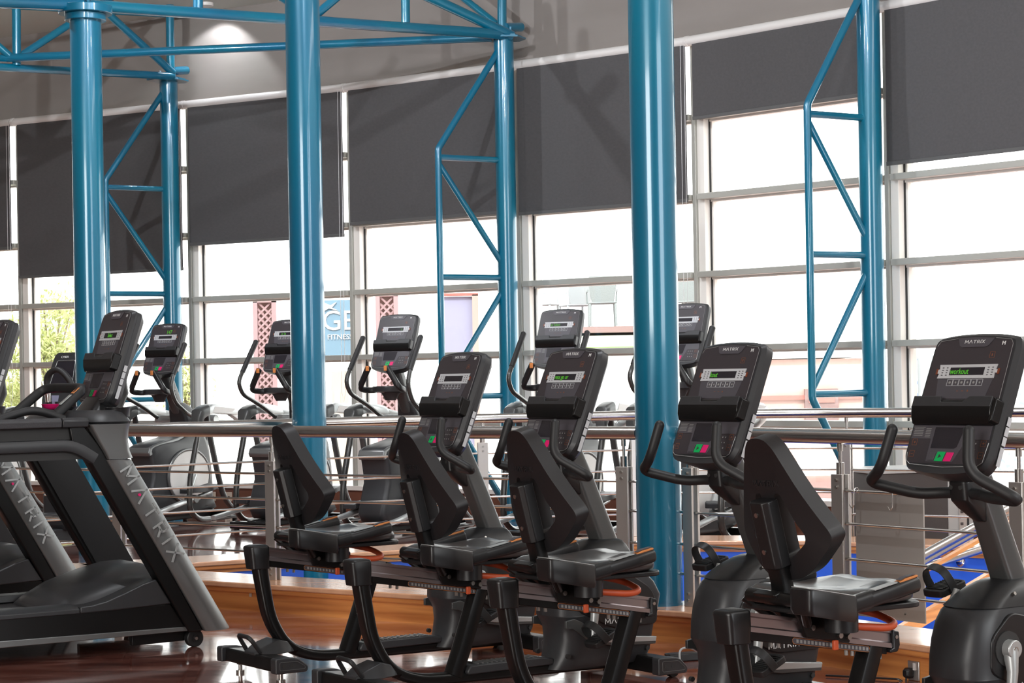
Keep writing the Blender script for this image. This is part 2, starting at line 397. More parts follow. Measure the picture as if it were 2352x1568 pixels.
for i in range(0, len(K)-1):
    a, b = K[i], K[i+1]; t, n = inw(a, b); L = (b-a).length
    F = lambda u, v, z, a=a, t=t, n=n: a + t*u + n*v + Vector((0, 0, z))   # u along the wall, v into the room
    def fb(bm, u0, u1, v0, v1, z0, z1, F=F):
        prism(bm, [(u0, z0), (u1, z0), (u1, z1), (u0, z1)], v0, v1, lambda p, q, s: F(p, s, q)); return bm
    cnt += 1
    bm = bmesh.new(); fb(bm, .05, .125, -.12, .02, .22, 3.95); wn = struct('window_%d' % cnt, bm, M['frame'], bevel=.004)
    bm = bmesh.new(); fb(bm, .008, .048, -.10, .04, .22, 3.95); new_obj('mullion', bm, M['frame2'], wn, bevel=.004)  # grey strip paints the shaded side face of the mullion
    bm = bmesh.new(); fb(bm, .126, .138, -.1, -.04, .24, 3.95); new_obj('gasket', bm, M['gasket'], wn)
    bm = bmesh.new(); fb(bm, .138, .155, -.12, -.05, .24, 3.95); fb(bm, L-.02, L+.008, -.12, -.05, .24, 3.95); new_obj('casement', bm, M['frame'], wn)
    for z in TRANS:
        bm = bmesh.new(); fb(bm, .085, L+.0, -.03, .075, z-.024, z+.024); new_obj('transom', bm, M['frame2'], wn, bevel=.004)
        bm = bmesh.new(); fb(bm, .145, L+.0, -.09, -.03, z-.04, z-.022); new_obj('transom_edge', bm, M['frame'], wn)
    bm = bmesh.new(); fb(bm, .145, L+.0, -.082, -.076, .24, 3.95); new_obj('pane', bm, M['glass'], wn)
    # blind
    if i >= 1 and i-1 < 8 and i <= 7:
        px, py = bl_py[i]; mid = F(L/2, .12, 0)
        mid = None
        # depth of the blind at that pixel column
        d = _ray(px, py); o0 = F(0, .10, 0); nn = Vector((n.x, n.y, 0)); tt = o0.dot(nn)/d.dot(nn); zb = EYE + d.z*tt
        rb = thing('roller_blind', label=bl_lab[i-1], cat='blind', group=None); rb.location = F(L/2, .10, TUBE_Z)
        inv = Matrix.Translation(-rb.location)
        bm = bmesh.new(); cyl(bm, F(.055, .10, TUBE_Z+.01), F(L+.01, .10, TUBE_Z+.01), .040, 24); new_obj('roller_tube', bm, M['tube'], rb, matrix=inv)
        bm = bmesh.new(); fb(bm, .105, L+.012, .120, .123, zb, TUBE_Z); new_obj('fabric', bm, M['blind'], rb, matrix=inv)
        bm = bmesh.new(); fb(bm, .103, L+.014, .112, .130, zb-.018, zb+.012); new_obj('bottom_bar', bm, M['blindbar'], rb, bevel=.004, matrix=inv)
        bm = bmesh.new(); cyl(bm, F(.02, .10, TUBE_Z+.01), F(.055, .10, TUBE_Z+.01), .044, 20); new_obj('bracket', bm, M['tube'], rb, matrix=inv)
        bm = bmesh.new(); tube([F(L-.03, .13, TUBE_Z), F(L-.03, .14, 1.1), F(L-.01, .14, 1.02), F(L+.008, .14, 1.1), F(L+.006, .13, TUBE_Z)], .0022, 6, bm, up=n); new_obj('pull_cord', bm, M['white'], rb, matrix=inv)

# ---------------------------------------------------------------- blue columns
def big_column(x, Y, z0, z1, r, label, cap=False):
    t = thing('steel_column', (x, Y, z0), label=label, cat='column', group=None)
    new_obj('shaft', cyl(bmesh.new(), (0, 0, 0), (0, 0, z1-z0), r, 64), M['teal'], t)
    if cap:
        h = z1-z0
        new_obj('collar', cyl(bmesh.new(), (0, 0, h-.055), (0, 0, h-.005), r*1.32, 56), M['teal'], t, bevel=.004)
        new_obj('cap_plate', cyl(bmesh.new(), (0, 0, h-.005), (0, 0, h+.052), r*1.72, 64), M['teal'], t, bevel=.004)
        for sx in (-1, 1):
            new_obj('stiffener', bx(sx*.04-.008, sx*.04+.008, -.09, .09, h+.05, h+.18), M['teal'], t)
    else:
        new_obj('weld_ring', cyl(bmesh.new(), (0, 0, 0), (0, 0, .012), r*1.04, 48), M['teal'], t)
    return t
def colxy(px, py, Y): p = at(px, py, Y); return p.x
big_column(colxy(204, 500, 14.75), 14.75, 0, 3.90, .112, 'big round blue steel column with a flanged cap, leftmost of the thick columns', True)
big_column(colxy(704, 600, 12.75), 12.75, WELL, 5.2, .107, 'big round blue steel column rising from the stairwell behind the first recumbent bike')
big_column(colxy(1504, 600, 9.66), 9.66, CURB, 5.2, .107, 'thickest-looking blue steel column standing on the wooden curb between two bikes')

def truss_column(px, py, Y, label, offv, zt=4.10):
    p = at(px, py, Y); t = thing('truss_column', (p.x, Y, 0), label=label, cat='column', group=None)
    o = Vector((offv[0], offv[1], 0)); O = Vector((0, 0, 0)); H = lambda z, k=0: o*k + Vector((0, 0, z))
    T = lambda name, a, b, r: new_obj(name, cyl(bmesh.new(), a, b, r, 28), M['teal'], t)
    T('shaft', H(0), H(zt), .086)
    new_obj('chord', tube(fillet([H(4.0, 0.08), H(3.14, 1), H(1.04, 1), H(.15, .1)], .02, 2), .0285, 20, up=Vector((0, 1, 0))), M['teal'], t)
    for z in (3.07, 2.07, 1.07): T('strut', H(z, 0), H(z, 1), .0255)
    T('brace', H(3.02, 1), H(2.12, 0), .025); T('brace', H(2.03, 0), H(1.1, 1), .025)
    bm = bmesh.new(); prism(bm, [(-.19, -.1), (-.1, -.17), (.12, -.14), (.19, .02), (.14, .14), (-.1, .16)], zt-.0, zt+.014, XY); prism(bm, [(-.17, -.09), (-.09, -.15), (.1, -.12), (.16, .02), (.12, .12), (-.09, .14)], zt+.014, zt+.028, XY)
    new_obj('cap_plate', bm, M['teal'], t)
    for sx in (-.06, .06): new_obj('stiffener', bx(sx-.007, sx+.007, -.1, .06, zt+.02, zt+.09), M['teal'], t)
    T('wall_stub', Vector((.02, 0, zt+.1)), Vector((.15, .17, zt+.13)), .040)
    return t
truss_column(391, 420, 19.55, 'blue column with a triangulated tube truss on its left, behind the leftmost treadmill', (-.55, -.34))
truss_column(1162, 420, 17.42, 'blue column with a triangulated tube truss on its left, in the middle of the windows', (-.56, -.35))
truss_column(2000, 420, 14.92, 'blue column with a triangulated tube truss on its left, at the right of the windows', (-.50, -.32))

# ---------------------------------------------------------------- roof truss tubes
def truss(label, members, loc):
    t = thing('roof_truss', loc, label=label, cat='roof truss')
    inv = Matrix.Translation(-Vector(loc))
    for nm, a, b, r in members: new_obj(nm, cyl(bmesh.new(), at(*a), at(*b), r, 24), M['teal'], t, matrix=inv)
truss('thick blue roof tube running from the leftmost column cap to the middle truss column', [
    ('bottom_chord', (-160, -2, 13.9), (200, 12, 14.75), .043), ('bottom_chord', (195, 12, 14.75), (1172, 80, 17.38), .043),
    ('vertical', (455, -70, 15.45), (455, 26, 15.45), .038), ('vertical', (930, -90, 16.72), (932, 58, 16.72), .037),
    ('diagonal', (726, 34, 16.2), (812, -38, 16.35), .034), ('diagonal', (712, 36, 16.1), (596, -40, 15.8), .034), ('diagonal', (1176, 82, 17.35), (905, -44, 16.8), .043)],
    at(195, 12, 14.75))
truss('blue roof tube crossing behind the leftmost column cap, lower of the two long tubes', [
    ('bottom_chord', (-120, 139, 18.3), (1130, 86, 17.42), .037), ('vertical', (1153, -80, 17.45), (1153, 76, 17.45), .040), ('diagonal', (1142, 56, 17.5), (980, -70, 17.9), .03)], at(1130, 86, 17.42))
truss('blue roof tube ending on the cap of the left truss column', [
    ('bottom_chord', (-160, 146, 17.7), (398, 175, 19.4), .036), ('vertical', (37, -60, 18.25), (38, 150, 18.25), .040), ('vertical', (389, -60, 19.5), (392, 168, 19.5), .040),
    ('diagonal', (258, -8, 18.8), (48, 128, 18.3), .034), ('diagonal', (205, -8, 18.8), (398, 168, 19.4), .036), ('diagonal', (-90, 30, 18.0), (26, 132, 18.2), .034),
    ('top_chord', (-120, 8, 18.6), (425, 38, 20.0), .02)], at(398, 175, 19.4))
# ceiling downlights: the pool on the header wall comes from the first of them
def downlight(p, target, e, spot, blend_, label, r=.07):
    t = thing('downlight', p, label=label, cat='ceiling light')
    new_obj('housing', cyl(bmesh.new(), (0, 0, -.03), (0, 0, .02), r, 24), M['tube'], t)
    L = lamp('lamp_bulb', 'SPOT', Vector(p)+Vector((0, 0, -.05)), target, e, (.92, .95, 1), spot_size=R(spot), spot_blend=blend_, shadow_soft_size=.03)
    return t
_p = at(525, 60, 19.5); downlight((_p.x-.20, 19.42, CEIL), (_p.x-.14, 19.72, 4.1), 30, 105, .3, 'round downlight in the ceiling washing the wall above the blinds')

for _k, (dx_, dy_, e_) in enumerate(((-3.9, 14.9, 230), (-1.5, 12.9, 190), (.6, 11.6, 130), (2.2, 10.4, 110), (-.4, 9.6, 60), (-2.6, 10.0, 150), (.2, 7.5, 150))):  # unseen lamps added to brighten the room and fan shadows over the blinds
    downlight((dx_, dy_, CEIL), (dx_+.9, dy_+3.2, 2.2), e_, 150, .6, 'round ceiling downlight above the machines, above the frame (%s)' % ('far left', 'left', 'centre', 'right', 'centre row', 'near left', 'near centre')[_k])

# ================================================================ RAILINGS
RAIL_Z, BARS = .96, (.73, .59, .44, .30)
def along(poly, frac_list):
    """points at arc-length positions on a 2D polyline"""
    L = [0]
    for a, b in zip(poly, poly[1:]): L.append(L[-1] + (b-a).length)
    out = []
    for f in frac_list:
        for i in range(len(poly)-1):
            if f <= L[i+1] or i == len(poly)-2:
                u = (f-L[i])/(L[i+1]-L[i]); p = poly[i].lerp(poly[i+1], u); d = (poly[i+1]-poly[i]).normalized(); out.append((p, d)); break
    return out
def railing(label, poly, posts, base, rr=.032, lowbar=True, bars=BARS, z0=None):
    o = poly[0]; t = thing('stair_railing', (o.x, o.y, base), label=label, cat='railing')
    W = lambda p, z: Vector((p.x-o.x, p.y-o.y, z-base))
    new_obj('handrail', tube(fillet([W(p, RAIL_Z) for p in poly], .25, 4), rr, 20), M['steel'], t)
    for z in bars: new_obj('crossbar', tube(fillet([W(p, z) for p in poly], .2, 3), .0068, 10), M['steel'], t)
    for p, d in along(poly, posts):
        n = Vector((-d.y, d.x)); fl = lambda u, v, z, p=p, d=d, n=n: W(p, z) + Vector((d.x*u + n.x*v, d.y*u + n.y*v, 0))
        bm = bmesh.new()
        for sgn in (-1, 1):
            prism(bm, [(-.034, base), (.034, base), (.034, .80), (-.034, .80)], sgn*.018-.006, sgn*.018+.006, lambda a, b, s: fl(a, s, b))
        pst = new_obj('post', bm, M['steel_plate'], t, bevel=.002)
        bm = bmesh.new(); cyl(bm, fl(0, 0, .74), fl(0, 0, .85), .0175, 16); cyl(bm, fl(0, 0, .85), fl(0, 0, RAIL_Z-rr*.6), .0075, 12); cyl(bm, fl(0, 0, RAIL_Z-rr-.03), fl(0, 0, RAIL_Z-rr*.6), .0125, 12)
        new_obj('post_pin', bm, M['steel'], t)
        for z in (.775, .745, base+.06, base+.03):
            bm = bmesh.new(); cyl(bm, fl(.0, -.024, z), fl(.0, -.031, z), .007, 10); new_obj('bolt', bm, M['bolt'], pst)
    return t
def arc_of(poly, px):     # arc-length where the polyline meets pixel column px
    best = None; L = 0
    for a, b in zip(poly, poly[1:]):
        for k in range(60):
            p = a.lerp(b, k/60); v = -FPX*(.6-EYE)/p.y; x = CX + _c*FPX*p.x/p.y + _s*v
            if best is None or abs(x-px) < best[0]: best = (abs(x-px), L + (b-a).length*k/60)
        L += (b-a).length
    return best[1]
colp = Vector((at(1504, 600, 9.66).x, 9.66))
NCl = [NC[0].lerp(NC[1], .25), NC[1], colp + Vector((-.09, .06))]
NCr = [colp + Vector((.09, -.04)), NC[3], NC[4]]
railing('polished steel railing on the near wooden curb, left of the thickest blue column', NCl, [arc_of(NCl, 275), arc_of(NCl, 626), arc_of(NCl, 1442)], CURB)
railing('polished steel railing on the near wooden curb, right of the thickest blue column', NCr, [arc_of(NCr, 1590), arc_of(NCr, 1930), arc_of(NCr, 2340)], CURB)
FRl = [Vector((-2.75, 11.98))] + FR[1:]
railing('polished steel railing on the far side of the stairwell, in front of the ellipticals', FRl, [arc_of(FRl, 1108), arc_of(FRl, 1462), arc_of(FRl, 1948), arc_of(FRl, 2260)], CURB)

# ================================================================ CONSOLE (shared by bikes, treadmills, ellipticals)
def console(root, x0, z0, lean=22.2, sv=.937, text=None, tilt_label=True, textx=-.062, big=None, shelf=True):
    s_, c_ = math.sin(R(lean)), math.cos(R(lean))
    U, V, N = Vector((0, -1, 0)), Vector((s_, 0, c_)), Vector((-c_, 0, s_)); O = Vector((x0, 0, z0))
    F = lambda u, v, n: O + U*u + V*v*sv + N*n
    mm = lambda u, v, n: frame_mtx(F(u, v, n), U, V, N)
    # body: rounded outline, arched top and bottom
    def outline(g, k=1.0):
        top = [(-.172-g, .435), (-.165-g*.8, .462+g), (-.10, .474+g), (0, .478+g), (.10, .474+g), (.165+g*.8, .462+g), (.172+g, .435)]
        bot = [(.176+g, .04), (.155+g, -.005), (.08, -.02), (0, -.024), (-.08, -.02), (-.155-g, -.005), (-.176-g, .04)]
        return round_poly([(a*k, b) for a, b in top + bot], [.012, .02, .05, .1, .05, .02, .012, .012, .02, .05, .1, .05, .02, .012], 3)
    bm = bmesh.new()
    r0, r1, r2, r3 = outline(.0), outline(.013), outline(.010), outline(-.016, .93)
    loft(bm, [[F(a, b, n) for a, b in q] for q, n in ((r0, .004), (r1, -.010), (r1, -.020), (r2, -.022), (r2, -.044), (r3, -.074))])
    body = new_obj('console', bm, M['charcoal'], root, smooth=28)
    P = lambda name, poly, n0, n1, m, **kw: new_obj(name, prism(bmesh.new(), poly, n0, n1, F), m, body, **kw)
    rc = lambda cx, cy, w_, h_: [(cx-w_/2, cy-h_/2), (cx+w_/2, cy-h_/2), (cx+w_/2, cy+h_/2), (cx-w_/2, cy+h_/2)]
    P('face_panel', round_poly([(-.166, .012), (.166, .012), (.168, .05), (.164, .44), (.155, .458), (0, .468), (-.155, .458), (-.164, .44), (-.168, .05)], [.02, .02, 0, .01, .01, 0, .01, .01, 0], 3), .003, .0062, M['face'])
    P('logo_plate', [(-.075, .468), (-.062, .440), (-.05, .434), (.05, .434), (.062, .440), (.08, .466), (0, .470)], .006, .0085, M['facel'])
    bm = bmesh.new()
    for q in logo_strokes(.0115, 'MATRIX', .42, .17): prism(bm, q, 0, .0008, lambda a, b, t: F(a, b*1.0+.4535, .0087+t))
    new_obj('logo_lettering', bm, M['white'], body)
    bm = bmesh.new()
    for q in ([(-.007, -.007), (-.004, -.007), (-.004, .007), (-.007, .007)], [(.004, -.007), (.007, -.007), (.007, .007), (.004, .007)], [(-.005, .004), (0, -.003), (.0, .001), (-.004, .007)], [(.005, .004), (0, -.003), (.0, .001), (.004, .007)]):
        prism(bm, q, 0, .0006, lambda a, b, t: F(a+.122, b+.447, .0064+t))
    new_obj('emblem', bm, M['white'], body)
    # thin light line along the upper corners and right side
    bm = bmesh.new(); tube([F(.083, .467, .0065), F(.150, .460, .0065), F(.1605, .445, .0065), F(.1635, .19, .0065)], .0008, 5, bm, up=N)
    tube([F(-.078, .467, .0065), F(-.150, .4585, .0065), F(-.1605, .44, .0065)], .0008, 5, bm, up=N); new_obj('pinstripe', bm, M['lgtext'], body)
    # LED strip
    by = .345
    P('bezel', [(-.124, by-.025), (.118, by-.025), (.118, by-.006), (.130, by-.006), (.130, by+.006), (.118, by+.006), (.122, by+.025), (-.124, by+.025), (-.120, by+.008), (-.132, by+.006), (-.132, by-.006), (-.120, by-.008)], .006, .0088, M['bezel'])
    P('display', rc(-.001, by, .146, .028), .0088, .0096, M['screen'])
    bm = bmesh.new()
    for sx in (-1, 1):
        for k in range(4):
            for q in (0, 1): prism(bm, rc(sx*(.088 + q*.018), by + .0135 - k*.009, .007, .003), 0, .0006, lambda a, b, t: F(a, b, .0088+t))
    new_obj('bezel_marks', bm, M['facel'], body)
    for sx in (-1, 1): P('arrow_key', rc(sx*.131, by, .008, .02), .0062, .009, M['orangekey'])
    if text: text_obj('led_text', text, .028, mm(textx, by-.001, .0098), M['led'], body, sx=.8, align='LEFT')
    if big: text_obj('led_digits', big, .05, mm(.03, .395, .0066), M['led'], body, sx=.8)
    P('keypad', [(-.120, by-.026), (.116, by-.026), (.100, .246), (-.108, .246)], .006, .0072, M['facel'])
    bm = bmesh.new(); bi = bmesh.new()
    for k in range(6):
        cx = -.064 + k*.0256
        for q in (rc(cx, .305+.0115, .0236, .0012), rc(cx, .305-.0115, .0236, .0012), rc(cx-.0115, .305, .0012, .023), rc(cx+.0115, .305, .0012, .023)): prism(bm, q, 0, .0006, lambda a, b, t: F(a, b, .0073+t))
        prism(bi, [(cx + (.004 if k % 2 else .0048)*math.cos(R(a)), .305 + .0048*math.sin(R(a))) for a in range(0, 360, (45 if k % 2 == 0 else 90))], 0, .0006, lambda a, b, t: F(a, b, .0073+t))
    new_obj('key_outline', bm, M['bezel'], body); new_obj('key_icon', bi, M['lgtext'], body)
    bm = bmesh.new()
    for k in range(3):
        cx = -.022 + k*.022
        prism(bm, rc(cx, .274, .008, .0018), 0, .0006, lambda a, b, t: F(a, b, .0073+t))
        if k == 2: prism(bm, rc(cx, .274, .0018, .008), 0, .0007, lambda a, b, t: F(a, b, .0073+t))
    for q in (rc(.086, .405-.011, .02, .001), rc(.086, .405+.011, .02, .001), rc(.076, .405, .001, .022), rc(.096, .405, .001, .022), rc(.086, .405, .004, .009)): prism(bm, q, 0, .0006, lambda a, b, t: F(a, b, .0064+t))
    for sx in (-1, 1):
        for cy in (.087, .045):
            for q in (rc(sx*.147, cy-.011, .02, .001), rc(sx*.147, cy+.011, .02, .001), rc(sx*.147-.01, cy, .001, .022), rc(sx*.147+.01, cy, .001, .022), rc(sx*.147, cy, .009, .0018)): prism(bm, q, 0, .0006, lambda a, b, t: F(a, b, .0064+t))
        prism(bm, rc(sx*.147, .087, .0018, .009), 0, .0007, lambda a, b, t: F(a, b, .0064+t))
    new_obj('orange_print', bm, M['orangedim'], body)
    # lower half
    P('lower_panel', [(-.166, .148), (.166, .148), (.167, .10), (-.167, .10)], .006, .0074, M['facel'])
    P('lower_screen', [(-.07, .142), (.055, .142), (.04, .072), (.03, .066), (-.07, .066)], .0074, .0082, M['screen'])
    P('key_field', [(-.08, .105), (-.078, .018), (.036, .018), (.075, .10)], .006, .0072, M['facel'])
    P('pause_key', [(-.070, .022), (-.044, .022), (-.040, .052), (-.066, .052)], .0072, .0095, M['lgtext'] if False else M['facel'], bevel=.001)
    P('start_key', [(-.040, .020), (-.006, .020), (.001, .054), (-.033, .054)], .0072, .0098, M['green'], bevel=.001)
    P('stop_key', [(-.002, .020), (.029, .020), (.037, .052), (.006, .052)], .0072, .0098, M['pink'], bevel=.001)
    P('play_mark', [(-.027, .030), (-.013, .037), (-.023, .045)], .0098, .0102, M['face'])
    bm = bmesh.new()
    for k in range(6):
        prism(bm, rc(-.14, .141-k*.006, .04 if k else .05, .0018), 0, .0005, lambda a, b, t: F(a, b, .0075+t))
        prism(bm, rc(-.098, .136-k*.006, .022, .0018), 0, .0005, lambda a, b, t: F(a, b, .0075+t))
    for k in range(9): prism(bm, rc(.085+(k % 3)*.016, .086-(k//3)*.022, .005, .005), 0, .0005, lambda a, b, t: F(a, b, .0075+t))
    new_obj('small_print', bm, M['lgtext'], body)
    bm = bmesh.new(); tube([F(-.168, .05, .006), F(-.162, .02, .006), F(-.145, .008, .006), F(0, .0, .006), F(.145, .008, .006), F(.162, .02, .006), F(.168, .09, .006)], .0012, 6, bm, up=N); new_obj('chin_line', bm, M['lgrey'], body)
    # reading shelf
    if shelf:
        bm = bmesh.new()
        prof = [(.150, .004), (.150, .016), (.172, .030), (.205, .040), (.232, .034), (.232, .028), (.208, .030), (.178, .020), (.178, .004)]
        loft(bm, [[F(u, v, n) for v, n in prof] for u in (-.172, .168)])
        sh = new_obj('reading_shelf', bm, M['blackp'], body, bevel=.003)
        new_obj('shelf_lip', prism(bmesh.new(), [(-.170, .205), (.166, .205), (.166, .243), (.07, .243), (.045, .222), (-.048, .222), (-.052, .243), (-.170, .243)], .034, .040, F), M['charcoal'], body, bevel=.002)
        new_obj('shelf_side', prism(bmesh.new(), [(.168, .150), (.182, .160), (.182, .235), (.168, .243)], -.002, .036, F), M['blackp'], body, bevel=.003)
    # warning stickers on the right-hand edge
    bm = bmesh.new(); g = .1895
    for v0, v1 in ((.022, .088), (.095, .125), (.129, .160), (.164, .195)):
        A = [F(g, v0, -.026), F(g, v1, -.026), F(g+.0, v1, -.042), F(g+.0, v0, -.042)]
        vs = [bm.verts.new(p) for p in A] + [bm.verts.new(p + Vector((0, -.0015, 0))) for p in A]
        for f in ((0, 1, 2, 3), (4, 5, 6, 7), (0, 1, 5, 4), (1, 2, 6, 5), (2, 3, 7, 6), (3, 0, 4, 7)): bm.faces.new([vs[i] for i in f])
    new_obj('warning_label', bm, M['bezel'], body)
    return body

# ================================================================ RECUMBENT BIKE
def V3(x, y, z): return Vector((x, y, z))
def recumbent(label):
    t = thing('recumbent_bike', label=label, cat='exercise bike', group=None)
    N_ = lambda name, bm, m, parent=t, **kw: new_obj(name, bm, m, parent, **kw)
    Y = V3(0, 1, 0)
    # bent rear post running into the floor beam
    path = fillet([V3(-.015, 0, .52), V3(.004, 0, .40), V3(.035, 0, .235), V3(.115, 0, .115), V3(.24, 0, .068), V3(.40, 0, .062), V3(1.25, 0, .052)], .09, 5)
    sc_ = [1.12 - .22*min(1, i/(len(path)*.55)) for i in range(len(path))]
    N_('floor_beam', sweep(bmesh.new(), path, rrect(.062, .05, .016, 4), Y, scale=sc_), M['blackp'])
    cap = bmesh.new(); loft(cap, [[V3(-.016+a*k+dx, b*k, z) for a, b in rrect(.088, .084, .018, 3)] for z, k, dx in ((.455, .93, .003), (.50, 1, 0), (.545, 1.04, -.004), (.553, .95, -.004), (.557, .6, -.004))])
    N_('post_cap', cap, M['black'], bevel=.003)
    # sloping aluminium rail
    S = lambda x: .533 - .172*x          # rail centre height
    rp = [(-.034, .028), (-.010, .028), (-.008, .022), (.008, .022), (.010, .028), (.034, .028), (.034, .018), (.029, .014), (.029, -.010), (.036, -.014), (.036, -.028), (-.036, -.028), (-.036, -.014), (-.029, -.010), (-.029, .014), (-.034, .018)]
    bm = bmesh.new(); loft(bm, [[V3(x, a, S(x)-.012+b) for a, b in rp] for x in (.02, .60)]); N_('seat_rail', bm, M['alu'])
    bm = bmesh.new(); prism(bm, [(.585, S(.6)+.018), (.612, S(.6)+.012), (.616, S(.6)-.03), (.606, S(.6)-.05), (.575, S(.6)-.052), (.575, S(.6)-.04), (.588, S(.6)-.036)], -.042, .042, XZ); N_('rail_end_cap', bm, M['black'], bevel=.004)
    for y in (-.043,):
        N_('bolt', cyl(bmesh.new(), (.597, y, S(.6)-.004), (.597, y-.004, S(.6)-.004), .006, 10), M['bolt'])
    bm = bmesh.new(); prism(bm, [(.03, S(.03)-.038), (.575, S(.575)-.038), (.575, S(.575)-.062), (.03, S(.03)-.066)], -.026, .026, XZ); beam = N_('rail_beam', bm, M['blackp'], bevel=.003)
    bm = bmesh.new(); Q = lambda a, b, tt: V3(a, tt, S(a)-.052+b)
    prism(bm, round_poly([(.19, -.009), (.50, -.009), (.50, .009), (.19, .009)], .009, 3), -.0275, -.0262, Q); sp = N_('scale_strip', bm, M['facel'], beam)
    bm = bmesh.new()
    for k in range(20): prism(bm, [(.205+k*.0148, -.005), (.213+k*.0148, -.005), (.213+k*.0148, .005), (.205+k*.0148, .005)], -.0285, -.0276, Q)
    N_('scale_marks', bm, M['lgtext'], beam)
    bm = bmesh.new(); tube([Q(a, b, -.028) for a, b in round_poly([(.19, -.009), (.50, -.009), (.50, .009), (.19, .009)], .009, 3)], .0007, 4, bm, up=Y); N_('scale_border', bm, M['orangeline'], beam)
    for x in (.12, .15, .42, .445, .535, .56):
        N_('bolt', cyl(bmesh.new(), (x, -.01, S(x)-.062), (x, -.01, S(x)-.078), .006, 8), M['bolt'], beam)
    # raked mid leg
    bm = bmesh.new(); sweep(bm, [V3(.53, 0, .40), V3(.445, 0, .17), V3(.405, 0, .07)], rrect(.062, .058, .008, 2), Y); N_('mid_leg', bm, M['blackp'])
    # ribbed step ramp in front of the housing
    bm = bmesh.new(); prism(bm, [(.445, .085), (.46, .108), (.52, .110), (.80, .112), (.86, .10), (.86, .075), (.45, .072)], -.045, .045, XZ); st = N_('step_cover', bm, M['charcoal'], bevel=.006)
    for k in range(14):
        N_('rib', box(bmesh.new(), (.50+k*.022, 0, .1115), (.008, .075, .006)), M['grey'], st)
    # rear and front stabilisers
    def stabil(x, z0, z1, wheels):
        bm = bmesh.new(); prism(bm, [(x-.055, z0), (x+.045, z0), (x+.05, z0+.012), (x+.045, z1-.006), (x-.05, z1)], -.225, .225, XZ)
        s = N_('front_stabilizer' if wheels else 'rear_stabilizer', bm, M['blackp'], bevel=.008)
        for sg in (-1, 1):
            y = sg*.225
            e = bmesh.new(); prism(e, round_poly([(x-.068, z0-.002), (x+.078, z0-.002), (x+.082, z0+.022), (x+.04, z1-.002), (x-.02, z1+.004), (x-.068, z1+.003)], [.006, .012, .014, .02, .02, .01], 3), y, y+sg*.048, XZ)
            ec = N_('end_cap', e, M['charcoal'], s, bevel=.006)
            e = bmesh.new(); pl = round_poly([(x-.05, z0+.012), (x+.066, z0+.012), (x+.066, z0+.022), (x+.03, z1-.014), (x-.05, z1-.012)], .006, 2)
            yy = y+sg*.049
            tube([V3(a, yy, b) for a, b in pl+[pl[0]]], .0012, 5, e, up=Y); N_('cap_outline', e, M['grey'], s)
            for hx in (-.032, .004): N_('cap_hole', cyl(bmesh.new(), (x+hx, y+sg*.046, (z0+z1)/2), (x+hx, y+sg*.0492, (z0+z1)/2), .008, 14), M['gasket'], s)
            if not wheels:
                f = bmesh.new(); cyl(f, (x, sg*.185, .0), (x, sg*.185, .012), .019, 16); cyl(f, (x, sg*.185, .012), (x, sg*.185, z0+.004), .009, 12); cyl(f, (x, sg*.185, z0-.014), (x, sg*.185, z0-.004), .016, 6)
                N_('leveling_foot', f, M['bolt'], s)
            else: N_('transport_wheel', cyl(bmesh.new(), (x+.045, sg*.20, .026), (x+.045, sg*.228, .026), .026, 20), M['rubber'], s)
        return s
    rs = stabil(-.01, .05, .108, False); fs = stabil(1.285, .022, .088, True)
    # saddle casting and carry handle on the rear foot
    bm = bmesh.new(); loft(bm, [[V3(x, a, .10 + b) for a, b in ((-w_, 0), (w_, 0), (w_*.8, h_), (-w_*.8, h_))] for x, w_, h_ in ((-.06, .055, .012), (-.01, .075, .04), (.05, .07, .06), (.10, .05, .045), (.15, .03, -.01))]); N_('saddle_casting', bm, M['charcoal'], rs, bevel=.012, segs=3)
    hp = fillet([V3(-.035, .075, .112), V3(-.075, .075, .178), V3(-.085, -.055, .178), V3(-.035, -.055, .112)], .03, 4)
    N_('carry_handle', tube(hp, .0095, 12, up=V3(0, 0, 1)), M['rubber'], rs)
    # flywheel housing: lofted horizontal sections
    def plan(x0, x1, wd, rear=.075, front=.03):
        r = []
        pts = [(x1, -wd), (x1, wd), (x0+rear, wd), (x0+rear*.3, wd*.72), (x0, 0), (x0+rear*.3, -wd*.72), (x0+rear, -wd)]
        return round_poly(pts, [front, front, .03, .04, .05, .04, .03], 4)
    secs = [(.055, .83, 1.28, .085), (.075, .84, 1.30, .098), (.11, .855, 1.315, .105), (.17, .866, 1.325, .108), (.225, .862, 1.335, .112), (.262, .842, 1.345, .118), (.268, .838, 1.35, .120), (.272, .836, 1.35, .118),
            (.33, .840, 1.362, .120), (.385, .850, 1.33, .120), (.44, .866, 1.27, .116), (.475, .885, 1.235, .108), (.51, .93, 1.22, .096), (.538, .985, 1.21, .082), (.552, 1.01, 1.20, .070)]
    bm = bmesh.new(); loft(bm, [[V3(a, b, z) for a, b in plan(x0, x1, wd)] for z, x0, x1, wd in secs])
    hs = N_('flywheel_housing', bm, M['charcoal'], smooth=30)
    for sg in (-1, 1):
        # raised side panel, crank well, light stripe, lettering
        y0 = sg*.108; f = XZ
        bm = bmesh.new(); prism(bm, round_poly([(.925, .29), (.93, .40), (1.02, .475), (1.17, .44), (1.30, .36), (1.33, .30), (1.33, .21), (1.10, .21)], .03, 4), y0, sg*.124, f); N_('side_panel', bm, M['black'], hs, bevel=.004)
        bm = bmesh.new(); prism(bm, [(.868, .255), (.91, .262), (.95, .245), (.99, .208), (1.03, .19), (1.08, .183), (1.325, .158), (1.32, .128), (1.13, .134), (1.03, .15), (.98, .165), (.93, .205), (.90, .222), (.868, .225)], y0, sg*.1215, f); N_('side_stripe', bm, M['mast'], hs, bevel=.002)
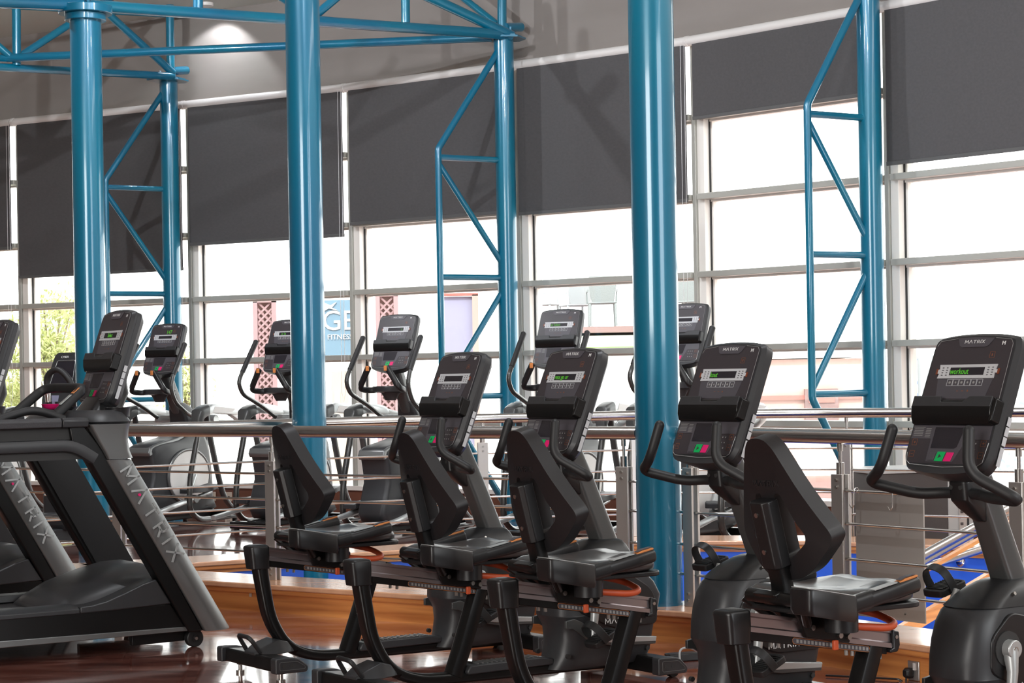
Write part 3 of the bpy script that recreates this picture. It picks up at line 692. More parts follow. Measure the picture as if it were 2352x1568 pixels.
        bm = bmesh.new(); prism(bm, [(1.03, .182), (1.08, .181), (1.325, .156), (1.32, .138), (1.10, .150), (1.05, .158)], y0, sg*.1235, f); N_('stripe_highlight', bm, M['lgrey'], hs, bevel=.002)  # lighter grey band over part of the stripe
        logo('logo_lettering', .021, (lambda a, b, tt, sg=sg: V3(1.135 - (-1 if sg < 0 else 1)*a if False else 1.135 + (a if sg < 0 else -a), sg*(.1245+tt), .240 + b + .0*a)), M['white'], hs, th=.16)
        N_('crank_well', cyl(bmesh.new(), (1.0, sg*.118, .362), (1.0, sg*.127, .362), .056, 32), M['gasket'], hs)
        for hx in (.885, 1.285): N_('screw_hole', cyl(bmesh.new(), (hx, sg*.10, .112), (hx, sg*.1145, .112), .0095, 14), M['gasket'], hs)
    bm = bmesh.new(); loft(bm, [[V3(a, b, z) for a, b in plan(x0, x1, wd)] for z, x0, x1, wd in ((.488, .895, 1.232, .108), (.515, .932, 1.226, .100), (.541, .98, 1.216, .087), (.558, 1.02, 1.206, .074), (.566, 1.05, 1.19, .06))]); tc_ = N_('top_cover', bm, M['black'], smooth=30)
    for sg in (-1, 1): N_('screw', cyl(bmesh.new(), (1.06, sg*.085, .522), (1.06, sg*.104, .530), .006, 10), M['bolt'], tc_)
    # cranks and strapped pedals
    for sg, dx, dz in ((-1, -.02, -.175), (1, .065, .16)):
        y = sg*.135; yp = sg*.15
        bm = bmesh.new(); tube([V3(1.0, y, .362), V3(1.0+dx*.4, yp, .362+dz*.4), V3(1.0+dx, yp, .362+dz)], .021, 14, bm, up=Y, scale=[1.25, .85, .7])
        ck = N_('crank_arm', bm, M['lgrey']); bm = bmesh.new(); cyl(bm, (1.0, sg*.118, .362), (1.0, sg*.158, .362), .03, 24); N_('crank_boss', bm, M['lgrey'], ck, bevel=.004)
        N_('bolt', cyl(bmesh.new(), (1.0, sg*.157, .362), (1.0, sg*.160, .362), .010, 6), M['bolt'], ck)
        cx, cz = 1.0+dx, .362+dz; yc = sg*.205; an = R(14 if sg > 0 else 25)
        rot = Matrix.Rotation(-an, 4, 'Y'); tm = Matrix.Translation((cx, yc, cz)) @ rot
        bm = bmesh.new(); prism(bm, round_poly([(-.06, -.045), (.06, -.045), (.065, 0), (.06, .045), (-.06, .045), (-.065, 0)], .014, 3), -.012, .012, XY); pd = N_('pedal', bm, M['rubber'], bevel=.003, matrix=tm)
        for k in range(9): N_('tread_rib', box(bmesh.new(), (-.044+k*.011, 0, .0135), (.004, .075, .004)), M['rubber'], pd, matrix=tm)
        sp = [V3(-.005, -.050, -.005), V3(-.02, -.054, .035), V3(-.03, -.04, .075), V3(-.034, 0, .088), V3(-.03, .04, .075), V3(-.02, .054, .035), V3(-.005, .050, -.005)]
        bm = bmesh.new(); sweep(bm, fillet(sp, .02, 3), rrect(.034, .004, .0015, 1), V3(1, 0, .3)); N_('strap', bm, M['rubber'], pd, matrix=tm)
    # mast to the console, handlebar
    md = V3(1.154-1.058, 0, .55-.775).normalized()
    mp = [V3(1.165, 0, .52), V3(1.154, 0, .55), V3(1.058, 0, .775), V3(.99, 0, .935), V3(.965, 0, .985)]
    N_('mast', sweep(bmesh.new(), mp, round_poly([(.046, .042), (-.046, .042), (-.046, -.02), (-.03, -.048), (.03, -.048), (.046, -.02)], .02, 4), Y, scale=[1.05, 1.05, .98, .86, .8]), M['mast'], smooth=40)
    bm = bmesh.new(); sweep(bm, [V3(1.128, 0, .56), V3(1.022, 0, .79)], rrect(.05, .03, .008, 2), Y); N_('mast_channel', bm, M['black'])
    bm = bmesh.new(); loft(bm, [[V3(x+a, b, z) for a, b in rrect(wx, wy, .02, 3)] for z, x, wx, wy in ((.755, 1.03, .05, .05), (.80, .99, .09, .075), (.825, .965, .095, .08), (.885, .955, .09, .08), (.905, .965, .06, .06), (.945, .975, .055, .06))]); cp = N_('handlebar_clamp', bm, M['black'], bevel=.003)
    for y in (-.018, .022): N_('clamp_hole', cyl(bmesh.new(), (.93, y, .868), (.9115, y, .868), .0085, 14), M['gasket'], cp)
    hb = [V3(.80, .165, 1.052), V3(.770, .190, .925), V3(.812, .290, .880), V3(.90, .15, .842), V3(.945, .07, .848), V3(.945, -.07, .848), V3(.90, -.15, .842), V3(.870, -.31, .838), V3(.775, -.182, .925), V3(.80, -.165, 1.052)]
    bm = bmesh.new(); pth = fillet(hb, [.05, .045, .05, .04, .04, .05, .045, .05], 7); sweep(bm, pth, circ(.0185, 16), V3(1, 0, .2)); N_('handlebar', bm, M['rubber'])
    for sg in (-1, 1):
        bm = bmesh.new(); bmesh.ops.create_uvsphere(bm, u_segments=16, v_segments=8, radius=.0185, matrix=Matrix.Translation((.80, sg*.165, 1.052))); N_('grip_end', bm, M['rubber'])
    return t

def bike_seat(t, dx=0.):
    """seat carriage, tray seat, back rest; dx slides along the rail"""
    off_ = Matrix.Translation((dx, 0, -.172*dx))
    def N_(name, bm, m, parent=t, **kw): return new_obj(name, bm, m, parent, matrix=off_, **kw)
    Y = V3(0, 1, 0)
    bm = bmesh.new(); prism(bm, [(.20, .515), (.225, .455), (.40, .425), (.405, .50), (.36, .545), (.19, .565), (.13, .60), (.10, .59)], -.05, .05, XZ); cr = N_('seat_carriage', bm, M['blackp'], bevel=.004)
    bm = bmesh.new(); cyl(bm, (.30, -.12, .475), (.30, -.12, .535), .05, 24); N_('swivel_boss', bm, M['black'], cr)
    for x, z in ((.245, .485), (.39, .445), (.355, .452)): N_('bolt', cyl(bmesh.new(), (x, -.05, z), (x, -.060, z), .0085, 12), M['bolt'], cr)
    bm = bmesh.new(); box(bm, (.335, -.055, .425), (.018, .012, .03)); N_('position_pointer', bm, M['orange'], cr, bevel=.003)
    # orange lever loop
    lv = fillet([V3(.34, -.13, .488), V3(.46, -.15, .474), V3(.525, -.12, .480), V3(.53, -.02, .503), V3(.42, .02, .530)], .04, 5)
    N_('adjustment_lever', sweep(bmesh.new(), lv, circ(.0115, 12), V3(0, 0, 1)), M['orange'])
    # seat cushion: lofted cross sections along x
    secs = [(.16, .13, .56, .575), (.175, .16, .55, .60), (.22, .18, .548, .612), (.30, .195, .548, .606), (.40, .20, .545, .602), (.47, .20, .545, .606), (.525, .185, .545, .608), (.56, .155, .548, .588), (.578, .12, .555, .570)]
    bm = bmesh.new(); rings = []
    for x, hw, zb, zt in secs:
        q = []
        for k in range(28):
            a = 2*math.pi*k/28; cy, sy = math.cos(a), math.sin(a); e = .55
            yy = hw*math.copysign(abs(cy)**e, cy); f_ = math.copysign(abs(sy)**e, sy)
            dip = .009*(1-(abs(yy)/hw)**1.3) if sy > 0 else 0
            lobe = .010*math.exp(-((abs(yy)-.10)/.05)**2)*max(0, 1-abs(x-.50)/.09) if sy > 0 else 0
            q.append(V3(x, yy, (zb+zt)/2 + (zt-zb)/2*f_ - dip*(1 if x < .45 else 0) + lobe))
        rings.append(q)
    loft(bm, rings); cu = N_('seat_cushion', bm, M['seatv'], smooth=50)
    bm = bmesh.new(); prism(bm, round_poly([(.15, -.17), (.56, -.19), (.60, -.12), (.60, .12), (.56, .19), (.15, .17)], .04, 4), .533, .55, XY); N_('seat_pan', bm, M['black'], bevel=.004)
    # frame tube across the back
    bm = bmesh.new(); tube([V3(.135, -.24, .575), V3(.135, .10, .580)], .021, 16, bm); N_('seat_frame', bm, M['blackp'], bevel=.003)
    for q in (.13, -.13): N_('frame_brace', tube([V3(.14, q, .57), V3(.21, q*.55, .50)], .014, 10), M['blackp'])
    for sg in (-1, 1):
        y = -.245 if sg < 0 else .205
        if sg > 0:
            ga = N_('side_arm', sweep(bmesh.new(), fillet([V3(.20, .12, .545), V3(.24, y, .565), V3(.29, y, .580)], .03, 4), circ(.02, 12), V3(0, 0, 1)), M['black'])
        # tray: open-topped lofted tub
        def ring(z, k, dz=.0, in_=0.):
            pts = round_poly([(.018+in_, y-.05+in_*.6), (.12, y-.055+in_*.6), (.225-in_, y-.03+in_*.4), (.235-in_, y+.035-in_*.4), (.10, y+.05-in_*.6), (.022+in_, y+.045-in_*.6)], .018, 3)
            return [V3(a, b, z - .19*(a)*1.0 + dz) for a, b in pts]
        if sg > 0: tr = ga
        bm = bmesh.new(); loft(bm, [ring(.562, 1, .0, .006), ring(.575, 1), ring(.632, 1), ring(.637, 1, 0, .004), ring(.632, 1, 0, .010), ring(.598, 1, 0, .014)])
        if sg < 0:
            tr = N_('side_tray', bm, M['black'], smooth=40)
            pts = ring(.6385, 1, 0, .004); bm = bmesh.new(); sweep(bm, pts, circ(.0016, 6), V3(0, 0, 1), closed=True); N_('tray_rim', bm, M['lgrey'], tr)
        arm = [V3(.17, y, .56), V3(.235, y, .570), V3(.29, y, .580), V3(.48, y, .612)]
        if sg < 0: N_('side_arm', sweep(bmesh.new(), fillet(arm[:3], .02, 4), rrect(.046, .05, .016, 4), Y), M['black'], tr)
        gp = N_('side_grip', sweep(bmesh.new(), [V3(.28, y, .578), V3(.30, y, .581), V3(.40, y, .598), V3(.478, y, .612), V3(.486, y, .6135)], rrect(.042, .046, .016, 4), Y, scale=[.9, 1, 1.05, 1.02, .8]), M['black'])
        bm = bmesh.new(); prism(bm, [(.305, .6055), (.395, .6215), (.395, .6235), (.305, .608)], y-.014, y+.014, XZ); N_('pulse_sensor', bm, M['lgrey'], gp)
        bm = bmesh.new(); prism(bm, [(.405, .6225), (.43, .632), (.478, .640), (.480, .634), (.405, .618)], y-.013, y+.013, XZ); N_('key_pod', bm, M['orangeline'], gp, bevel=.002)
        bm = bmesh.new(); prism(bm, [(.412, .6275), (.432, .6342), (.472, .6405), (.472, .6425), (.43, .6362), (.411, .6290)], y-.009, y+.009, XZ); N_('pod_keys', bm, M['facel'], gp)
    # back rest
    B0, T0 = V3(.190, 0, .625), V3(.082, 0, 1.045); Zv = (T0-B0); Ls = Zv.length; Zv.normalize(); Nn = V3(Zv.z, 0, -Zv.x)  # forward normal
    G = lambda a, b, tt: B0 + V3(0, 1, 0)*a + Zv*((b-.625)/.42*Ls) + Nn*tt
    half = [(.0, 1.050), (.035, 1.044), (.058, 1.022), (.080, .98), (.120, .895), (.160, .82), (.188, .768), (.194, .745), (.178, .72), (.115, .655), (.07, .632), (.0, .624)]
    outl = half[:-1] + [half[-1]] + [(-a, b) for a, b in half[-2:0:-1]]
    outl = round_poly(outl, .03, 4)
    hole = round_poly([(.030, .885), (.052, .885), (.088, .80), (.112, .762), (.108, .738), (.045, .690), (.030, .70)], .012, 3)
    holes = [hole, [(-a, b) for a, b in hole]]
    flat = bmesh.new(); es = []
    for lp in [outl] + holes:
        vs = [flat.verts.new((a, b, 0)) for a, b in lp]
        for i in range(len(vs)): es.append(flat.edges.new((vs[i], vs[(i+1) % len(vs)])))
    bmesh.ops.triangle_fill(flat, edges=es, use_beauty=True)
    # drop faces filling the holes
    def inside(p, poly):
        c = False; n = len(poly)
        for i in range(n):
            (x1, y1), (x2, y2) = poly[i], poly[i-1]
            if (y1 > p[1]) != (y2 > p[1]) and p[0] < (x2-x1)*(p[1]-y1)/(y2-y1)+x1: c = not c
        return c
    kill = [f for f in flat.faces if any(inside(f.calc_center_median(), h) for h in holes)]
    bmesh.ops.delete(flat, geom=kill, context='FACES_ONLY')
    ex = bmesh.ops.extrude_face_region(flat, geom=list(flat.faces))
    for v in [g for g in ex['geom'] if isinstance(g, bmesh.types.BMVert)]: v.co.z = 1
    bmesh.ops.recalc_face_normals(flat, faces=flat.faces)
    for v in flat.verts:
        a, b, k = v.co; curl = 1.2*a*a
        v.co = G(a, b, (.055 if k > .5 else 0) + curl)
    br = N_('backrest', flat, M['vinyl'], bevel=.014, segs=3, smooth=50)
    logo('tonal_lettering', .016, lambda a, b, tt: off_ @ G(-a, b+.915, .0012 + 1.2*a*a - tt*2), M['blacktext'], br, th=.14)
    # mounting box and upright behind
    bm = bmesh.new(); loft(bm, [[G(a, b, tt) for a, tt in ((-.04, .004), (-.04, -.035), (-.026, -.052), (.026, -.052), (.04, -.035), (.04, .004))] for b in (.672, .69, .86, .872)]); mb = N_('mounting_box', bm, M['black'], bevel=.004)
    for b in (.835, .725): N_('bolt', cyl(bmesh.new(), G(.004, b, -.050), G(.004, b, -.055), .0075, 12), M['bolt'], mb)
    bm = bmesh.new(); sweep(bm, [G(0, .70, -.018), G(0, .63, -.014), V3(.185, 0, .565)], rrect(.06, .045, .008, 2), Y); N_('backrest_post', bm, M['blackp'])
BIKE_Z = .543; BA = R(34)
bike_specs = [((1692, 1407), 'black recumbent bike at the far right, nearest the camera, green word on its display', 'workout', -.072, 0.),
              ((1165, 1335), 'black recumbent bike second from the right, its console left of the rightmost bike', 'kout', -.072, 0.),
              ((830, 1290), 'black recumbent bike second from the left, its rear post crossing the first bike', 'ress go or', -.070, 0.),
              ((598, 1257), 'black recumbent bike farthest left in the row, display blank, rear foot fully visible', None, 0, 0.)]
base_bike = recumbent('')
bikes = [base_bike] + [copy_tree(base_bike) for _ in bike_specs[1:]]
for i, (pp, lab, txt, tx, sdx) in enumerate(bike_specs):
    p = atz(pp[0], pp[1], BIKE_Z)
    b = bikes[i]; b['label'] = lab
    b.location = (p.x, p.y, 0); b.rotation_euler = (0, 0, BA); b['group'] = 'recumbent bikes in a slanting row'
    bike_seat(b, (0, -.045, .113, 0)[i])
    console(b, .857, .932, text=txt, textx=tx)

# ================================================================ TREADMILL
def treadmill(label):
    t = thing('treadmill', label=label, cat='treadmill', group='treadmills at the left')
    N_ = lambda name, bm, m, parent=t, **kw: new_obj(name, bm, m, parent, **kw)
    Y = V3(0, 1, 0)
    # running deck
    N_('deck', bx(-1.75, -.20, -.30, .30, .10, .195), M['black'])
    bm = bmesh.new(); prism(bm, round_poly([(-1.76, .17), (-1.76, .203), (-.30, .203), (-.30, .17)], .014, 3), -.26, .26, XZ); N_('running_belt', bm, M['blacktext'])
    for sg in (-1, 1):
        y0, y1 = sg*.31, sg*.40
        bm = bmesh.new(); prism(bm, [(-1.8, .09), (-.05, .088), (-.135, .217), (-1.8, .217)], y0, y1, XZ); fr = N_('side_frame', bm, M['blackp'], bevel=.006)
        bm = bmesh.new(); prism(bm, [(-1.8, .083), (-.052, .083), (-.060, .104), (-1.8, .122)], sg*.385, sg*.406, XZ); N_('frame_trim', bm, M['grey'], fr, bevel=.003)
        bm = bmesh.new(); loft(bm, [[V3(x, a, b) for a, b in ((sg*.405, .205), (sg*.405, .226), (sg*.37, .240), (sg*.27, .240), (sg*.265, .205))] for x in (-1.78, -.58)]); N_('foot_rail', bm, M['charcoal'], bevel=.004)
        bm = bmesh.new(); prism(bm, [(-.577, .205), (-.577, .235), (-.52, .238), (-.45, .252), (-.36, .283), (-.27, .318), (-.207, .334), (-.132, .216), (-.4, .207)], sg*.30, sg*.406, XZ); N_('side_shroud', bm, M['charcoal'], bevel=.006)
        # raked mast: dark beam and silver cover
        bm = bmesh.new(); prism(bm, [(-.051, .078), (.016, .080), (-.430, .895), (-.55, 1.05), (-.62, 1.05), (-.60, .935), (-.535, .905)], sg*.335, sg*.42, XZ); N_('mast', bm, M['blackp'], bevel=.006)
        bm = bmesh.new()
        rings = []
        for z in (.078, .085, .30, .60, .88, .893):
            x0 = .020 - (z-.09)*.585; w_ = .145 - .012*(z-.1); k = .97 if z in (.078, .893) else 1
            pts = round_poly([(x0, sg*.43), (x0+w_*.55*k, sg*.445), (x0+w_*k, sg*.40), (x0+w_*k*.97, sg*.345), (x0, sg*.335)], [.01, .05, .04, .02, .01], 4)
            rings.append([V3(a, b, z) for a, b in pts])
        loft(bm, rings); mc = N_('mast_cover', bm, M['grey'], smooth=50)
        bm = bmesh.new(); prism(bm, [(-.04, .085), (.150, .088), (-.308, .893), (-.50, .893)], sg*.322, sg*.338, XZ); N_('inner_panel', bm, M['black'], mc)
        if sg < 0:
            # logo running down the cover, turned on its side; dot in the second letter
            ax = V3(.585, 0, -1).normalized(); ay = V3(ax.z*-1, 0, ax.x).normalized()
            O = V3(-.155, -.4475, .50) - ax*.165; hh = .060
            bm = bmesh.new()
            for q in logo_strokes(hh, 'MATRIX', .62, .15): prism(bm, q, -.004, .0008, lambda a, b, tt: O + ax*a + ay*b*1.1 + V3(0, -tt, 0))
            N_('logo_lettering', bm, M['lgrey'], mc)
            c_ = O + ax*(-hh*1.78) + ay*(-hh*.18); N_('logo_dot', cyl(bmesh.new(), c_ + V3(0, .003, 0), c_ + V3(0, -.0055, 0), .0065, 16), M['pink'], mc)
        # flared head of the mast
        bm = bmesh.new(); rings = []
        for z, x0, x1, yo in ((.897, -.445, -.303, .444), (.93, -.462, -.318, .446), (.98, -.492, -.326, .448), (1.03, -.52, -.322, .452), (1.055, -.535, -.315, .455)):
            pts = round_poly([(x0, sg*yo), (x1-.03, sg*yo), (x1, sg*.39), (x1-.01, sg*.33), (x0, sg*.33)], [.01, .05, .03, .02, .01], 4)
            rings.append([V3(a, b, z) for a, b in pts])
        loft(bm, rings); N_('mast_head', bm, M['grey'], smooth=50)
        # armrest: textured top band, slot, lower bar
        bm = bmesh.new(); loft(bm, [[V3(x, sg*a, b) for a, b in ((.445, 1.045), (.45, 1.075), (.435, 1.088), (.37, 1.088), (.35, 1.05))] for x in (-1.35, -.665)]); N_('armrest_grip', bm, M['arm'], bevel=.005)
        bm = bmesh.new(); loft(bm, [[V3(x, sg*a, b) for a, b in ((.447, 1.045), (.452, 1.075), (.437, 1.088), (.35, 1.088), (.34, 1.05))] for x in (-.662, -.54)]); N_('armrest_root', bm, M['charcoal'], bevel=.005)
        bm = bmesh.new(); prism(bm, [(-1.3, 1.05), (-.56, 1.05), (-.56, .99), (-1.3, .99)], sg*.35, sg*.40, XZ); N_('slot_back', bm, M['gasket'])
        bm = bmesh.new(); sweep(bm, fillet([V3(-1.34, sg*.40, 1.05), V3(-1.30, sg*.40, .962), V3(-.60, sg*.40, .964), V3(-.50, sg*.40, .90)], .06, 5), rrect(.06, .055, .012, 2), Y); N_('lower_bar', bm, M['charcoal'])
        bm = bmesh.new(); prism(bm, [(-1.25, .935), (-.60, .935), (-.55, .90), (-1.2, .90)], sg*.30, sg*.40, XZ); N_('under_arm', bm, M['gasket'])
        w_ = bmesh.new(); cyl(w_, (0, sg*.335, .042), (0, sg*.375, .042), .042, 28); wh = N_('transport_wheel', w_, M['rubber'], bevel=.005)
        N_('wheel_hub', cyl(bmesh.new(), (0, sg*.374, .042), (0, sg*.379, .042), .017, 20), M['black'], wh); N_('bolt', cyl(bmesh.new(), (0, sg*.378, .042), (0, sg*.385, .042), .008, 8), M['bolt'], wh)
        bm = bmesh.new(); prism(bm, [(-.30, .028), (-.04, .03), (.01, .06), (-.04, .085), (-.30, .085)], sg*.30, sg*.335, XZ); N_('wheel_arm', bm, M['blackp'], wh, bevel=.003)
        N_('lift_foot', cyl(bmesh.new(), (-1.68, sg*.33, 0), (-1.68, sg*.33, .095), .028, 16), M['rubber'])
    N_('key_rail', bx(-.86, -.70, .30, .36, .2405, .246), M['orange'], bevel=.002)  # orange strip on the far foot rail
    # motor hood
    bm = bmesh.new(); rings = []
    for x, h, w_ in ((-.66, .225, .27), (-.62, .255, .28), (-.50, .318, .30), (-.38, .358, .305), (-.26, .385, .305), (-.16, .388, .30), (-.10, .365, .295), (-.04, .30, .29), (0.02, .17, .28)):
        rings.append([V3(x, a, b) for a, b in ((-w_, .12), (-w_, h*.80), (-w_*.8, h*.93), (-w_*.4, h), (w_*.4, h), (w_*.8, h*.93), (w_, h*.80), (w_, .12))])
    loft(bm, rings); N_('motor_hood', bm, M['charcoal'], smooth=60)
    # console tray with cup wells
    el = lambda cx, rx, ry, z: [V3(cx + rx*math.cos(2*math.pi*k/48), ry*math.copysign(abs(math.sin(2*math.pi*k/48))**.75, math.sin(2*math.pi*k/48)), z) for k in range(48)]
    bm = bmesh.new(); loft(bm, [el(-.42, .12, .36, 1.03), el(-.42, .17, .44, 1.055), el(-.42, .175, .452, 1.066), el(-.42, .165, .44, 1.078), el(-.41, .15, .40, 1.105), el(-.40, .13, .36, 1.118), el(-.41, .115, .33, 1.118), el(-.42, .10, .30, 1.085)])
    tr = N_('console_tray', bm, M['charcoal'], smooth=60)
    for sg in (-1, 1):
        bm = bmesh.new(); loft(bm, [[V3(-.345 + r*math.cos(2*math.pi*k/32), sg*.315 + r*math.sin(2*math.pi*k/32), z) for k in range(32)] for r, z in ((.055, 1.085), (.058, 1.122), (.060, 1.128), (.052, 1.128), (.049, 1.10))]); N_('cup_holder', bm, M['black'], tr, smooth=60)
    bm = bmesh.new(); loft(bm, [[V3(x+a, b, z) for a, b in rrect(wx, wy, .03, 3)] for z, x, wx, wy in ((1.08, -.33, .18, .26), (1.12, -.30, .16, .22), (1.19, -.255, .14, .20), (1.26, -.24, .10, .18))]); N_('console_neck', bm, M['black'])
    # heart-rate grip bar
    bar = fillet([V3(-.655, .20, 1.095), V3(-.50, .20, 1.218), V3(-.465, .12, 1.222), V3(-.455, -.14, 1.220), V3(-.465, -.20, 1.215), V3(-.60, -.20, 1.095)], [.06, .04, .04, .04], 5)
    gb = N_('grip_bar', sweep(bmesh.new(), bar, rrect(.044, .04, .014, 4), V3(0, 0, 1)), M['rubber'])
    for sg in (-1, 1):
        d = V3(.145, 0, .118).normalized(); n = V3(-d.z, 0, d.x); o = V3(-.60, sg*.20, 1.10)
        bm = bmesh.new(); prism(bm, [(.045, .0), (.115, 0), (.115, .0025), (.045, .0025)], -.013, .013, lambda a, b, tt: o + d*a + n*(b+.021) + V3(0, tt, 0)); N_('pulse_sensor', bm, M['lgrey'], gb)
        bm = bmesh.new(); prism(bm, [(.125, .0), (.165, 0), (.165, .003), (.125, .003)], -.015, .015, lambda a, b, tt: o + d*a + n*(b+.021) + V3(0, tt, 0)); N_('key_pod', bm, M['orangeline'], gb)
    st = fillet([V3(-.95, -.30, 1.07), V3(-.86, -.30, 1.10), V3(-.76, -.30, 1.125), V3(-.69, -.30, 1.115), V3(-.60, -.30, 1.08)], .06, 4)
    N_('stop_bar', sweep(bmesh.new(), st, circ(.019, 12), Y), M['rubber'])
    return t
TM0 = Vector((-1.709, 9.874, 0))
tm1 = treadmill('black and silver treadmill in the left foreground, its whole slanting mast and front wheel visible')
tm2 = copy_tree(tm1); tm2['label'] = 'treadmill behind the first one, cut off by the left edge of the photo'
for q, o_, tx in ((tm1, Vector((0, 0, 0)), 'Select'), (tm2, Vector((-.876, 1.2185, 0)), 'Start')):
    q.location = TM0 + o_; q.rotation_euler = (0, 0, R(34)); console(q, -.335, 1.158, lean=18.8, text=tx, textx=-.03)
lid = thing('plastic_bowl', TM0 + Matrix.Rotation(R(34), 3, 'Z') @ V3(-.435, .26, 1.118), label='small magenta plastic bowl on the console tray of the front treadmill', cat='bowl')
new_obj('bowl_body', loft(bmesh.new(), [[V3(r*math.cos(2*math.pi*k/32), r*math.sin(2*math.pi*k/32), z) for k in range(32)] for r, z in ((.028, 0), (.045, .012), (.052, .026), (.049, .026), (.03, .008))]), M['pink'], lid, smooth=50)

# ================================================================ ELLIPTICAL
def elliptical(label):
    t = thing('elliptical_trainer', label=label, cat='elliptical trainer', group='elliptical trainers along the windows')
    N_ = lambda name, bm, m, parent=t, **kw: new_obj(name, bm, m, parent, **kw)
    Y = V3(0, 1, 0)
    # base
    bm = bmesh.new(); prism(bm, round_poly([(-.50, -.05), (.62, -.05), (.62, .05), (-.50, .05)], .02, 2), .03, .095, XY); bs = N_('base_beam', bm, M['blackp'], bevel=.01)
    for x, w_ in ((-.48, .20), (.60, .32)):
        st = N_('stabilizer', bx(x-.05, x+.05, -w_, w_, .025, .085), M['blackp'], bevel=.012)
        for sg in (-1, 1): N_('foot', cyl(bmesh.new(), (x, sg*(w_-.04), 0), (x, sg*(w_-.04), .03), .022, 12), M['rubber'], st)
    # drive housing with round side discs
    side = [(-.34, .10), (-.30, .42), (-.33, .60), (-.34, .68), (-.20, .72), (.02, .745), (.20, .80), (.36, .80), (.44, .70), (.50, .50), (.52, .20), (.50, .09)]
    bm = bmesh.new(); sp = smooth_closed(side, 3)
    loft(bm, [[V3(.08+(a-.08)*k, y, .42+(b-.42)*k) for a, b in sp] for y, k in ((-.13, .90), (-.115, .97), (-.09, 1), (.09, 1), (.115, .97), (.13, .90))]); hs = N_('drive_housing', bm, M['charcoal'], smooth=50)
    bm = bmesh.new(); pc = [(-.345, .60), (-.20, .655), (.0, .70), (.16, .725), (.32, .67), (.42, .56), (.47, .54), (.44, .70), (.34, .80), (.20, .80), (.02, .75), (-.20, .715), (-.345, .675)]
    prism(bm, smooth_closed(pc, 2), -.122, .122, XZ); N_('housing_shoulder', bm, M['grey'], hs, bevel=.02, segs=3)
    for sg in (-1, 1):
        ring = bmesh.new(); sweep(ring, [V3(.15+.278*math.cos(2*math.pi*k/40), sg*.14, .41+.232*math.sin(2*math.pi*k/40)) for k in range(40)], circ(.013, 8), Y, closed=True); N_('disc_rim', ring, M['grey'], hs)
        N_('side_disc', loft(bmesh.new(), [[V3(.15+.268*math.cos(2*math.pi*k/48), y_, .41+.222*math.sin(2*math.pi*k/48)) for k in range(48)] for y_ in (sg*.12, sg*.150)]), M['tube'], hs, bevel=.01)
        N_('disc_badge', cyl(bmesh.new(), (.15, sg*.149, .41), (.15, sg*.154, .41), .04, 24), M['lgrey'], hs)
        # crank link and lower arm
        N_('crank_arm', cyl(bmesh.new(), (.19, sg*.17, .42), (.05, sg*.19, .22), .022, 14), M['lgrey'])
        la = N_('link_arm', sweep(bmesh.new(), fillet([V3(.06, sg*.26, .21), V3(-.10, sg*.27, .20), V3(-.45, sg*.29, .14), V3(-.62, sg*.29, .12)], .06, 3), rrect(.05, .035, .012, 2), Y), M['lgrey'])
        N_('link_joint', cyl(bmesh.new(), (.05, sg*.19, .22), (.05, sg*.30, .22), .036, 18), M['grey'], la, bevel=.005)
        # upper suspension arm
        y = sg*.40
        bm = bmesh.new()
        secs = [(-.06, .88, .975, .050), (-.02, .925, 1.0, .056), (.10, .955, 1.038, .060), (.25, .95, 1.032, .060), (.40, .938, 1.010, .056), (.46, .935, .985, .045), (.485, .945, .968, .03)]
        loft(bm, [[V3(x, y+a, b) for a, b in round_poly([(-w_, z0), (w_, z0), (w_, z1-.02), (w_*.7, z1), (-w_*.7, z1), (-w_, z1-.02)], .012, 2)] for x, z0, z1, w_ in secs]); ac = N_('arm_cover', bm, M['lgrey'], smooth=40); N_('cover_end', loft(bmesh.new(), [[V3(x, y+a, b) for a, b in round_poly([(-w_, z0), (w_, z0), (w_, z1-.02), (w_*.7, z1), (-w_*.7, z1), (-w_, z1-.02)], .012, 2)] for x, z0, z1, w_ in ((-.085, .80, .93, .035), (-.06, .86, .995, .054), (-.02, .915, 1.012, .060), (.05, .945, 1.030, .063))]), M['mast'], ac, smooth=40)
        bm = bmesh.new(); prism(bm, [(.09, .965), (.12, 1.015), (.40, .99), (.36, .962)], y+sg*.058, y+sg*.063, XZ); N_('cover_inlay', bm, M['tube'], ac)
        N_('side_arm', sweep(bmesh.new(), fillet([V3(.40, y, .965), V3(.60, sg*.33, .91), V3(.86, sg*.10, .83), V3(.80, 0, .80)], .08, 4), rrect(.07, .05, .018, 3), V3(0, 0, 1)), M['lgrey'])
        N_('rear_link', sweep(bmesh.new(), fillet([V3(.00, y, .94), V3(-.05, y, .76), V3(-.165, y, .40), V3(-.175, y, .14), V3(-.06, y, .052), V3(.10, y, .045)], [.2, .2, .12, .08], 5), circ(.025, 14), Y), M['handle'])
        N_('front_link', sweep(bmesh.new(), fillet([V3(.07, y, .96), V3(.121, y, .751), V3(.215, y, .44), V3(.30, y, .21), V3(.46, y, .09)], .12, 5), rrect(.052, .032, .012, 2), Y), M['mast'])
        N_('lower_tube', cyl(bmesh.new(), (.06, y, .045), (.62, sg*.32, .045), .021, 14), M['black'])
        N_('lower_joint', cyl(bmesh.new(), (.46, y-.03, .09), (.46, y+.03, .09), .032, 16), M['grey'])
        # foot platform
        pz = .30 if sg < 0 else .24; px_ = .30 if sg < 0 else .10
        bm = bmesh.new(); loft(bm, [[V3(x-.35+px_, sg*.27+a, z+pz-.30) for a, z in ((-w_, zt-.045), (w_, zt-.045), (w_, zt), (w_*.7, zt-.008), (-w_*.7, zt-.008), (-w_, zt))] for x, w_, zt in ((-.02, .06, .315), (.02, .075, .325), (.15, .08, .318), (.28, .078, .328), (.36, .06, .345), (.40, .04, .33))]); N_('foot_platform', bm, M['charcoal'], bevel=.006)
